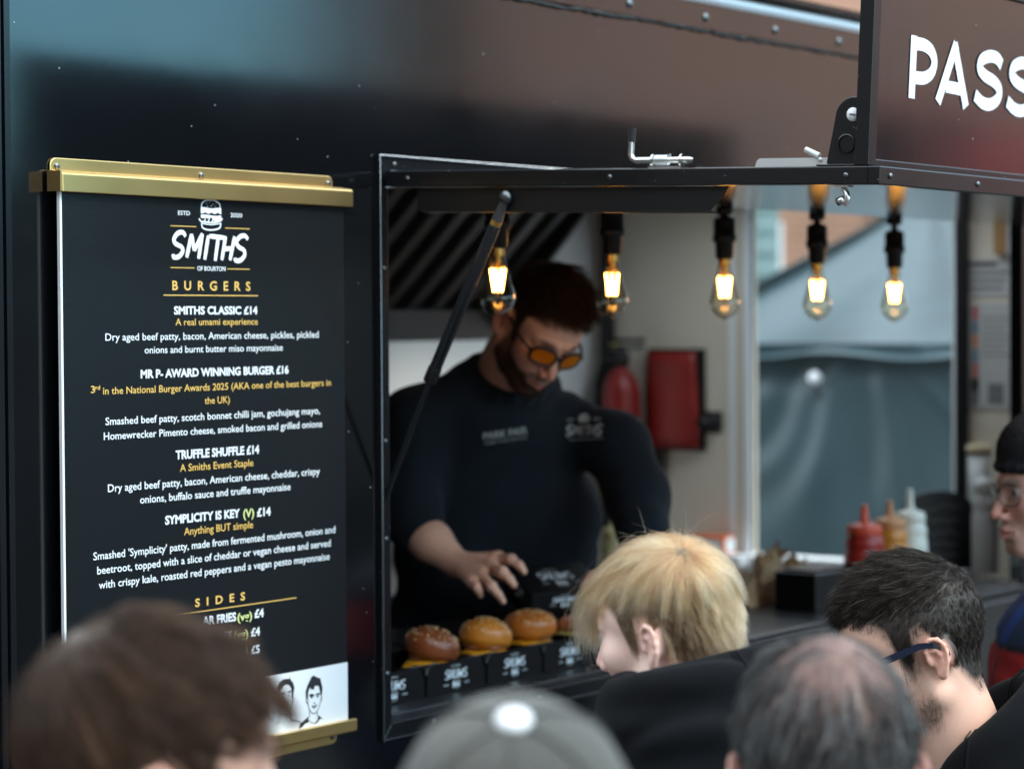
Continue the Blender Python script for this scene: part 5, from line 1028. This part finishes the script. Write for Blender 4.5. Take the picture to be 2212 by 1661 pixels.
strands(root, v, q, lim(mask, lambda L: L[:, 2] > .05), R, o, s_, 150, 21, lambda L, N, r: (norm(whorl_comb(L, CW)+r.normal(size=L.shape)*.35), .05+.03*r.random(len(L)), dict(lift=.18, fall=.3, K=12, jit=.2, curl=.10, shell=1.07)), t_top, .00013, name='stray_hairs', m='hair')
def f_side(L, N, r):
    c = norm(np.array([0, -.45, -1.])+0*N+r.normal(size=L.shape)*.10); bk = np.clip((-.035-L[:, 1])/.05, 0, 1); return c, (.009+.026*bk)*np.exp(r.normal(size=len(L))*.2), dict(lift=.04, fall=.34, clump=.45, nclump=300, shell=1.01, jit=.06)
strands(root, v, q, lim(mask, lambda L: L[:, 2] < .078), R, o, s_, 17000, 2, f_side, lambda L, r, K: tints(len(L), K, (.055, .028, .012), (.20, .11, .05), .28, r)*(1+1.1*np.clip((-.05-L[:, 1])/.04, 0, 1)*np.clip((L[:, 2]+.05)/.08, 0, 1))[:, None, None], .00019, name='undercut', m='hair')
clothes(root, o, 84, nb, M['cloth'], 'hoodie', seed=5, hood=(.160, .108, .034), wide=1.03, seam=(-2.0, -1.1))

# dark-haired man with sunglasses
root, R, o, s_, v, q, mask, nb = person('dark-haired man in a black jacket, navy sunglasses arm over his ear', at(1972, 1400, 3.45), 126, 19, 3, 1.05, ear=.86, base=(.70, .43, .33), hairc=(.022, .016, .013), soft=.03, red=.8, neck_off=(0, -.075, -.185), vx=.0024, body=120, beard=lambda L: .45*beard_s(L)*np.clip((L[:, 2]+.112)/.02, 0, 1), beardc=(.12, .075, .055))
def f_dk(L, N, r):
    tp = np.clip((L[:, 2]-.055)/.035, 0, 1)*np.clip((L[:, 1]+.10)/.05, .3, 1); jt = r.normal(size=L.shape)*.26; dn = np.clip((.05-L[:, 2])/.04, 0, 1)[:, None]
    fl_ = lambda q_: norm(whorl_comb(q_, (0, -.075, .09))+tp[:, None]*np.array([0, .55, .62])+dn*np.array([0, -.5, -.6])+jt)
    return fl_(L), (.0078+.025*tp)*np.exp(r.normal(size=len(L))*.24), dict(lift=.38, fall=.05, clump=.55, nclump=900, K=7, jit=.16, flow=fl_)
strands(root, v, q, mask, R, o, s_, 46000, 3, f_dk, lambda L, r, K: tints(len(L), K, (.006, .0045, .0035), (.021, .014, .010), .5, r, .05, (.16, .15, .14)), .00019)
bmk = lambda L: np.clip(beard_s(L)*1.2-.2, 0, 1)*np.clip((L[:, 2]+.108)/.02, 0, 1); strands(root, v, q, bmk, R, o, s_, 1500, 4, lambda L, N, r: (norm(np.array([0, .1, -1.])+0*N+r.normal(size=N.shape)*.2), .007+.006*r.random(len(L)), dict(lift=.5, fall=.2, K=5, shell=.5)), lambda L, r, K: tints(len(L), K, (.03, .02, .015), (.06, .04, .03), .3, r), .00016, name='beard')
M['navyframe'] = mat('navy_plastic', (.006, .012, .03), .18, spec=.6); eyebrows_and_glasses(root, R, o, s_, M['navyframe'], mat('dark_lens', (.01, .01, .012), .1), w=.027, h=.02, t=.0036, name='sunglasses', band=.0058)
clothes(root, o, 120, nb, M['cloth'], 'black_jacket', seed=8, hood=(.175, .0, .036), wide=1.08, seam=(-1.2, 2.2, 2.9))

# foreground, out of focus: brown-haired
root, R, o, s_, v, q, mask, nb = person('brown-haired person in the near foreground, below the menu board', at(328, 1672, 1.93), -30, 4, 0, 1.03, base=(.72, .43, .33), hairc=(.06, .035, .022), vx=.003, red=1.2)
def f_br(L, N, r):
    jt = r.normal(size=L.shape)*.22; fl_ = lambda q_: norm(whorl_comb(q_, (0, -.06, .10), .2)+fr[:, None]*np.array([0, .3, .1])+jt); tp = np.clip((L[:, 2]-.0)/.07, 0, 1); fr = np.clip((L[:, 1]-.02)/.05, 0, 1); c = norm(whorl_comb(L, (0, -.06, .10), .25)+np.array([0, .0, .22])*tp[:, None]+fr[:, None]*np.array([0, .35, .15])+r.normal(size=L.shape)*.2); return c, (.016+.030*tp)*np.exp(r.normal(size=len(L))*.22), dict(lift=.22, fall=.12, clump=.6, nclump=260, K=8, jit=.16, flow=fl_)
strands(root, v, q, mask, R, o, s_, 16000, 7, f_br, lambda L, r, K: tints(len(L), K, (.016, .009, .006), (.075, .040, .024), .45, r), .0003)
clothes(root, o, -30, nb, M['cloth'], 'dark_coat', seed=11, vx=.01)

# foreground: grey, thinning at the crown
def bald(L): d = np.sqrt(((L-np.array([.012, -.068, .108]))**2).sum(1)); return np.clip((d-.006)/.05, .38, 1)
root, R, o, s_, v, q, mask, nb = person('older person with thinning dark grey hair, in the near foreground', at(1778, 1668, 2.3), 38, 4, 0, 1.07, base=(.66, .38, .31), hairc=(.14, .075, .062), vx=.003, red=1.3)
def f_gr(L, N, r): c = norm(whorl_comb(L, (.012, -.05, .118))+r.normal(size=L.shape)*.25+np.array([0, 0, -.15])); return c, (.024+.02*r.random(len(L))), dict(lift=.22, fall=.18, clump=.6, nclump=330, K=8, jit=.16)
strands(root, v, q, lim(mask, bald), R, o, s_, 15000, 9, f_gr, lambda L, r, K: tints(len(L), K, (.012, .012, .013), (.022, .022, .023), .3, r, .30, (.22, .22, .22)), .00026)
clothes(root, o, 38, nb, M['cloth'], 'dark_coat', seed=13, vx=.01)

# foreground: grey cap with a white button
root, R, o, s_, v, q, mask, nb = person('person in a grey cap with a white button on top, in front of the counter', at(1113, 1893, 1.75), 36, -26, 0, 1.02, base=(.66, .4, .32), hairc=(.05, .04, .03), vx=.0035)
strands(root, v, q, lim(mask, lambda L: L[:, 2] < .03), R, o, s_, 7000, 10, lambda L, N, r: (norm(np.array([0, -.3, -1.])+0*N+r.normal(size=N.shape)*.2), .02+.01*r.random(len(L)), dict(lift=.3, fall=.3)), lambda L, r, K: tints(len(L), K, (.03, .02, .015), (.07, .05, .035), .3, r), .00028)
X = lambda p: o+s_*(R @ np.array(p, float)); cap = empty('baseball_cap', tuple(X((0, 0, .04)))); cap.parent = root; cap.location = Vector(X((0, 0, .04)))-root.location
def dome(a, t): # t from rim to crown
    rx, ry, h = .091, .111, .112; c = np.cos(t*pi/2)**.82; return X((rx*c*cos(a), -.012+ry*c*sin(a), .030+h*np.sin(t*pi/2)-.012*sin(a)*(1-t)))
na, nt = 60, 18; vs = [dome(2*pi*i/na, j/nt*.985)+0*(1+.0) for j in range(nt+1) for i in range(na)]; fs = [(j*na+i, j*na+(i+1) % na, (j+1)*na+(i+1) % na, (j+1)*na+i) for j in range(nt) for i in range(na)]+[tuple(nt*na+i for i in range(na))]
cr = link_mesh('crown', vs, fs, M['capcloth'], cap, sm=True); sd = cr.modifiers.new('t', 'SOLIDIFY'); sd.thickness = .002
b = MB()
for k in range(6): a = pi/2+k*pi/3; b.tube([dome(a, t)+R @ np.array([0, 0, .0012]) for t in np.linspace(0, .97, 14)], .0016, 6)
build(b, 'seams', M['capcloth'], cr)
b = MB(); b.ball(X((0, -.012, .1435)), .0125, 10, (1, 1, .5), M=Matrix([list(map(float, row)) for row in R]).to_4x4()); build(b, 'button', M['whitebutton'], cap)
g = [[X((.078*u, .085+.068*w*(1-.55*u*u)-.012*(u*u), .030-.016*w-.020*u*u*w)) for u in np.linspace(-1, 1, 15)] for w in np.linspace(0, 1, 6)]
pk = link_mesh('peak', [p for row in g for p in row], [(i*15+j, i*15+j+1, (i+1)*15+j+1, (i+1)*15+j) for i in range(5) for j in range(14)], M['capcloth'], cap, sm=True); sd = pk.modifiers.new('t', 'SOLIDIFY'); sd.thickness = .003
clothes(root, o, 36, nb, M['cloth'], 'dark_coat', seed=17, vx=.01)

# older man in a beanie at the far end of the counter
def stub(L): return .25*beard_s(L)
root, R, o, s_, v, q, mask, nb = person('older man in a dark beanie, glasses and red and blue jacket', at(2266, 1056, 4.72), 141, 3, 0, 1.06, base=(.68, .40, .32), hairc=(.06, .05, .05), vx=.003, red=1.15, beard=stub, beardc=(.22, .19, .18), neck_off=(0, -.055, -.185), body=132, jaw=1.06)
X = lambda p: o+s_*(R @ np.array(p, float)); S = SDF().frame(R, o, s_); S.ell((0, -.012, .066), (.087, .107, .088), .02); S.chain([(.083*cos(a), -.012+.104*sin(a), .038+.010*sin(a)) for a in np.linspace(0, 2*pi, 25)], .0085, .006); S.ell((0, -.012, -.04), (.2, .2, .062), .004, op='s')
link_sdf(S, .004, 'beanie', M['knit'], root, disp=lambda vv: .0012*np.sin(np.arctan2(((vv-o) @ R)[:, 1]+.012, ((vv-o) @ R)[:, 0])*60)+.002*waves(vv, 3, 30, 2))
eyebrows_and_glasses(root, R, o, s_, M['bolt'], M['lens_clear'], w=.026, h=.02, t=.0012)
def jc(L):
    x, y, z = L[:, 0], L[:, 1], L[:, 2]; c = np.tile(np.array([.008, .022, .06]), (len(L), 1)); red = (z < -.105) & (z > -.24); c[red] = (.42, .02, .022); zip_ = (np.abs(x) < .05) & (y > .03) & (z > -.105); c[zip_] = (.008, .045, .22); dk = (np.abs(z+.105) < .005) | (np.abs(z+.24) < .006) | ((np.abs(x) < .006) & (y > 0)); c[dk] = (.008, .01, .016); return c
clothes(root, o, 132, nb, M['jackcol'], 'striped_jacket', seed=21, color=jc, hood=False, top=.01, wide=1.1, deep=1.45)

# ------------------------------------------------------------------ outside: ground, the tarpaulin tent behind, buildings around
def struct(o): o['kind'] = 'structure'; return o
M['asphalt'] = mat('asphalt', (.055, .055, .055), .85, var=.3, vs=6, bump=.4, bs=60)
b = MB(); b.add([(-300, -300, 0), (300, -300, 0), (300, 300, 0), (-300, 300, 0)], [(0, 1, 2, 3)]); struct(build(b, 'ground', M['asphalt']))
# tent seen through the end window
TX = 5.3; yl = on_x(1400, 742, TX)[1]; ez = on_x(1800, 742, TX)[2]; TW = 3.6
M['tarp'] = mat('teal_tarpaulin', (.036, .066, .077), .38, var=.16, vs=2, bump=.05, bs=14, rv=.06)
tent = empty('market_tent', (TX+1.6, yl-1.6, 0), label='grey-teal tarpaulin market tent behind the trailer window', cat='tent')
yr, xr = yl-TW, TX+TW; apex = on_x(2010, 420, TX+1.7)
def wall_grid(y, z):
    yc = on_x(1900, 742, TX)[1]; dy, dz = y-yc, z-(ez-.02); a = np.arctan2(dy, -dz+.16); rr_ = np.hypot(dy, dz)
    w_ = a+.10*sin(5*rr_+2*y)+.06*sin(9*z); fold = (.020*sin(w_*9+.8*sin(w_*4))+.009*sin(w_*21+2*rr_))*np.clip(rr_*2, 0, 1)*np.exp(-rr_*.8)+.016*sin(y*3.1+z*2.3)+.010*sin(y*7.3-z*4.1+1)
    return TX+fold-.015*np.exp(-((z-ez+.03+.04*sin(y*2.2))/.06)**2)+.022*np.exp(-((z-ez+.13+.03*sin(y*3))/.05)**2)*(.5+.5*sin(y*2.6+1))
ny, nz_ = 130, 90; ys = np.linspace(yr, yl, ny); zs = np.linspace(.03, ez, nz_); v_ = [(wall_grid(y, z), y, z) for z in zs for y in ys]; f_ = [(i*ny+j, i*ny+j+1, (i+1)*ny+j+1, (i+1)*ny+j) for i in range(nz_-1) for j in range(ny-1)]
link_mesh('side_sheet', v_, f_, M['tarp'], tent, sm=True)
def roofp(u, t): # u along the eave, t up to the apex
    e = np.array([TX-.10*(1-t), yl+(yr-yl)*u, ez-.05]); p = e*(1-t)+apex*t; p[2] += .05*sin(pi*t)*-1+.03*sin(u*9+2)*sin(pi*t)+.012*sin(u*31)*(1-t); return p
n1, n2 = 60, 24; v_ = [roofp(u, t) for t in np.linspace(0, 1, n2) for u in np.linspace(0, 1, n1)]; f_ = [(i*n1+j, i*n1+j+1, (i+1)*n1+j+1, (i+1)*n1+j) for i in range(n2-1) for j in range(n1-1)]; link_mesh('roof_sheet', v_, f_, M['tarp'], tent, sm=True)
b = MB(); c4 = [(TX-.05, yl, ez+.01), (xr, yl, ez+.01), (xr, yr, ez+.01), (TX-.05, yr, ez+.01)]
b.add([c4[0], c4[1], tuple(apex)], [(0, 1, 2)]); b.add([c4[1], c4[2], tuple(apex)], [(0, 1, 2)]); b.add([c4[2], c4[3], tuple(apex)], [(0, 1, 2)]); o_ = build(b, 'rear_roof', M['tarp'], tent); sd = o_.modifiers.new('t', 'SOLIDIFY'); sd.thickness = .004
for (x, y) in ((TX+.07, yl-.04), (TX+.07, yr+.04), (xr-.04, yl-.04), (xr-.04, yr+.04)):
    b = MB(); b.box(x-.02, x+.02, y-.02, y+.02, 0, ez); build(b, 'pole', M['alu'], tent)
q_ = on_x(1760, 816, TX-.06); b = MB(); b.ball(q_, .028, 12); bb = build(b, 'bungee_ball', M['whitebutton']); tag(bb, 'white bungee ball fixed to the tarpaulin', 'bungee ball')
b = MB(); b.tube([q_+[.02, 0, -.02], q_+[.035, 0, -.09], q_+[.05, .01, -.05]], .004, 8); build(b, 'cord_loop', M['rubber'], bb)

def brick(name, c1_, c2_, mort, sc=1.):
    m = bpy.data.materials.new(name); m.use_nodes = True; t = m.node_tree; p = t.nodes['Principled BSDF']; L = t.links.new; p.inputs['Roughness'].default_value = .9
    co = t.nodes.new('ShaderNodeTexCoord'); mp_ = t.nodes.new('ShaderNodeMapping'); mp_.inputs['Rotation'].default_value = (pi/2, 0, 0); bk = t.nodes.new('ShaderNodeTexBrick'); bk.inputs['Scale'].default_value = 4.4*sc; bk.inputs['Color1'].default_value = (*c1_, 1); bk.inputs['Color2'].default_value = (*c2_, 1); bk.inputs['Mortar'].default_value = (*mort, 1); bk.inputs['Mortar Size'].default_value = .012
    L(co.outputs['Object'], mp_.inputs[0]); L(mp_.outputs[0], bk.inputs[0]); n = t.nodes.new('ShaderNodeTexNoise'); n.inputs['Scale'].default_value = .8; L(co.outputs['Object'], n.inputs[0]); mm = t.nodes.new('ShaderNodeMixRGB'); mm.blend_type = 'MULTIPLY'; mm.inputs[0].default_value = .2; L(bk.outputs[0], mm.inputs[1]); L(n.outputs['Fac'], mm.inputs[2]); L(mm.outputs[0], p.inputs['Base Color']); return m
M['brick'] = brick('red_brown_brick', (.80, .43, .31), (.72, .37, .26), (.7, .6, .52)); M['obrick'] = brick('orange_brick', (.50, .27, .18), (.43, .22, .14), (.45, .4, .36)); M['slate'] = mat('slate_roof', (.09, .095, .11), .7, var=.2, vs=2)
M['winglass'] = mat('window_glass', (.02, .025, .03), .05, spec=.8); M['cladding'] = mat('teal_cladding', (.19, .29, .29), .6, var=.1, vs=3); M['kioskdark'] = mat('dark_kiosk', (.012, .014, .015), .55, var=.2); M['awning'] = mat('red_awning', (.30, .015, .015), .7); M['leaf'] = mat('leaves', (.07, .11, .03), .6, var=.4, vs=3); M['bark'] = mat('bark', (.08, .06, .045), .9)
def house(name, lab, x0, x1, y0, y1, h, m, cols, rows, roof_h=2., face='y', front=None, z0=0., skew=0.):
    root = empty(name, ((x0+x1)/2, (y0+y1)/2, 0), label=lab, cat='building'); b = MB(); b.prism([(x0+skew, y0, z0), (x1, y0, z0), (x1, y1, z0), (x0, y1, z0)], [(x0+skew, y0, h), (x1, y0, h), (x1, y1, h), (x0, y1, h)]); build(b, 'wall', m, root)
    b = MB(); ym = (y0+y1)/2; e = .3
    b.prism([(x0-e+skew, y0-e, h+.002), (x0-e, y1+e, h+.002), (x0-e+skew*.5, ym, h+roof_h)], [(x1+e, y0-e, h+.002), (x1+e, y1+e, h+.002), (x1+e, ym, h+roof_h)]); build(b, 'roof', M['slate'], root)
    for i in range(cols):
        for j in range(rows):
            if face == 'y': cx = x0+(x1-x0)*(i+.5)/cols; yy = front; w_, zz = 1.1, 1.2+j*2.9; sgn = 1 if front >= y1-.01 else -1; bx = (cx-w_/2, cx+w_/2, min(yy, yy+sgn*.06), max(yy, yy+sgn*.06), zz, zz+1.5); ib = (cx-w_/2+.09, cx+w_/2-.09, min(yy+sgn*.061, yy+sgn*.07), max(yy+sgn*.061, yy+sgn*.07), zz+.09, zz+1.41)
            else: cy = y0+(y1-y0)*(i+.5)/cols; w_, zz = 1.1, 1.2+j*2.9; bx = (front-.06, front, cy-w_/2, cy+w_/2, zz, zz+1.5); ib = (front-.07, front-.061, cy-w_/2+.09, cy+w_/2-.09, zz+.09, zz+1.41)
            b = MB(); b.box(*bx); f = build(b, 'window', M['white'], root); b = MB(); b.box(*ib); build(b, 'pane', M['winglass'], f)
    return root
# across the square (the trailer's paint mirrors these)
house('brick_building', 'long red-brown brick building facing the trailer across the square', 24, 70, -28, -18, 15.0, M['brick'], 9, 4, 3., 'y', -18, skew=15)
house('stone_building', 'tall pale grey building standing far across the square', 34, 46, -40, -30, 19.0, mat('grey_render', (.42, .41, .38), .8, var=.1), 4, 4, 3., 'y', -30, skew=11.3)
house('brick_building', 'red-brown brick house standing at the far end of the square', 70, 90, -12, 2, 9.5, M['brick'], 3, 3, 3., 'x', 70)
st_ = empty('market_stall', (7.4, -7, 0), label='dark closed market kiosk standing opposite the trailer', cat='market stall')
b = MB(); b.box(4.1, 10.7, -8.6, -6.2, .25, 2.62); build(b, 'cabin', M['kioskdark'], st_); b = MB(); b.box(3.95, 10.85, -8.75, -6.0, 2.622, 2.74); build(b, 'roof', M['kioskdark'], st_, bevel=.02); b = MB(); b.box(5, 9.6, -6.199, -6.15, 1.1, 2.3); build(b, 'shutter', mat('dark_shutter', (.03, .03, .033), .5), st_); b = MB(); b.box(5, 9.6, -6.149, -5.8, 1.02, 1.08); build(b, 'shelf', M['kioskdark'], st_)
rs = empty('market_stall', (15.5, -8, 0), label='market stall with a red awning, further along the square', cat='market stall')
b = MB(); b.prism([(12.6, -6.4, 2.35), (12.6, -9.4, 3.1), (12.6, -9.4, 3.06), (12.6, -6.4, 2.15)], [(19, -6.4, 2.35), (19, -9.4, 3.1), (19, -9.4, 3.06), (19, -6.4, 2.15)]); build(b, 'awning', M['awning'], rs)
for x in (12.7, 18.9):
    for y in (-6.5, -9.3): b = MB(); b.box(x-.03, x+.03, y-.03, y+.03, 0, 2.3); build(b, 'pole', M['alu'], rs)
b = MB(); b.box(12.8, 18.8, -7.3, -6.7, 0, .95); build(b, 'table', M['kioskdark'], rs)
house('brick_building', 'tall dark brick building standing across the street behind the queue', -30, -16, -26, 16, 11.0, brick('dark_brick', (.16, .085, .06), (.12, .06, .045), (.2, .17, .15)), 9, 3, 3., 'x', -15.935)  # unseen block added to cut off the low sky and deepen the blacks
# behind the trailer
q_ = at(1640, 520, 17.); q2 = at(1752, 520, 17.)
root = house('brick_building', 'orange brick house seen through the top of the trailer window', q_[0]+1.2, q_[0]+8, q2[1]-.0, q2[1]+5, 6.5, M['obrick'], 2, 2, 2., 'x', q_[0]+1.2)
for d_ in (1,):
    pv = Vector((q_[0]+1.2, q2[1], 0)); root.matrix_world = Matrix.Translation(pv) @ Matrix.Rotation(.62, 4, 'Z') @ Matrix.Translation(-pv) @ Matrix.Translation(root.location)
q_ = at(1600, 560, 15.); q2 = at(1682, 560, 15.); root = empty('clad_building', (q_[0]+2, q_[1], 0), label='pale teal clad shed beside the orange brick house', cat='building'); b = MB(); b.box(q2[0], q2[0]+3, q2[1], q2[1]+6, 0, 3.9); build(b, 'wall', M['cladding'], root); b = MB()
for k in range(28): b.box(q2[0]-.02, q2[0]-.001, q2[1]+.01, q2[1]+6, .1+k*.135, .1+k*.135+.11)
bd = build(b, 'boards', M['cladding'], root); b = MB(); b.box(q2[0]-.1, q2[0]+3.1, q2[1]-.1, q2[1]+6.1, 3.902, 4.05); build(b, 'roof', M['slate'], root); pv = Vector((q2[0], q2[1], 0)); root.matrix_world = Matrix.Translation(pv) @ Matrix.Rotation(.60, 4, 'Z') @ Matrix.Translation(-pv) @ Matrix.Translation(root.location)
q_ = at(1690, 4, 34.); house('brick_building', 'brown brick building rising above the trailer roof', q_[0]-9, q_[0]+2, q_[1]+.4, q_[1]+10, 6.9, brick('brown_brick', (.42, .22, .13), (.36, .18, .1), (.4, .35, .3)), 3, 2, 1.2, 'y', q_[1]+.4)
def tree(lab, x, y, h, seed):
    r = np.random.default_rng(seed); root = empty('leafy_tree', (x, y, 0), label=lab, cat='tree'); b = MB(); b.tube([(x, y, 0), (x+.1, y, h*.35), (x, y+.1, h*.7)], [.2, .15, .06], 10)
    for k in range(7): a = r.uniform(0, 6.3); b.tube([(x, y, h*(.3+.05*k)), (x+1.2*cos(a), y+1.2*sin(a), h*(.5+.05*k))], [.07, .02], 7)
    build(b, 'trunk', M['bark'], root); n = 5200; u = r.normal(size=(n, 3)); u /= np.linalg.norm(u, axis=1)[:, None]; c = np.array([x, y, h*.68])+u*(r.random((n, 1))**.45)*np.array([1.9, 1.9, h*.32])*(1+.25*np.sin(u[:, :1]*5)+.2*np.sin(u[:, 1:2]*7)); a = r.normal(size=(n, 3))*.085; d = r.normal(size=(n, 3))*.085
    link_mesh('crown', np.stack([c-a, c+d, c+a, c-d], 1).reshape(-1, 3), np.arange(n*4).reshape(-1, 4), M['leaf'], root)
q_ = at(1850, 560, 20.); tree('leafy tree showing above the tent, beside the orange brick house', q_[0], q_[1], 4.6, 3)
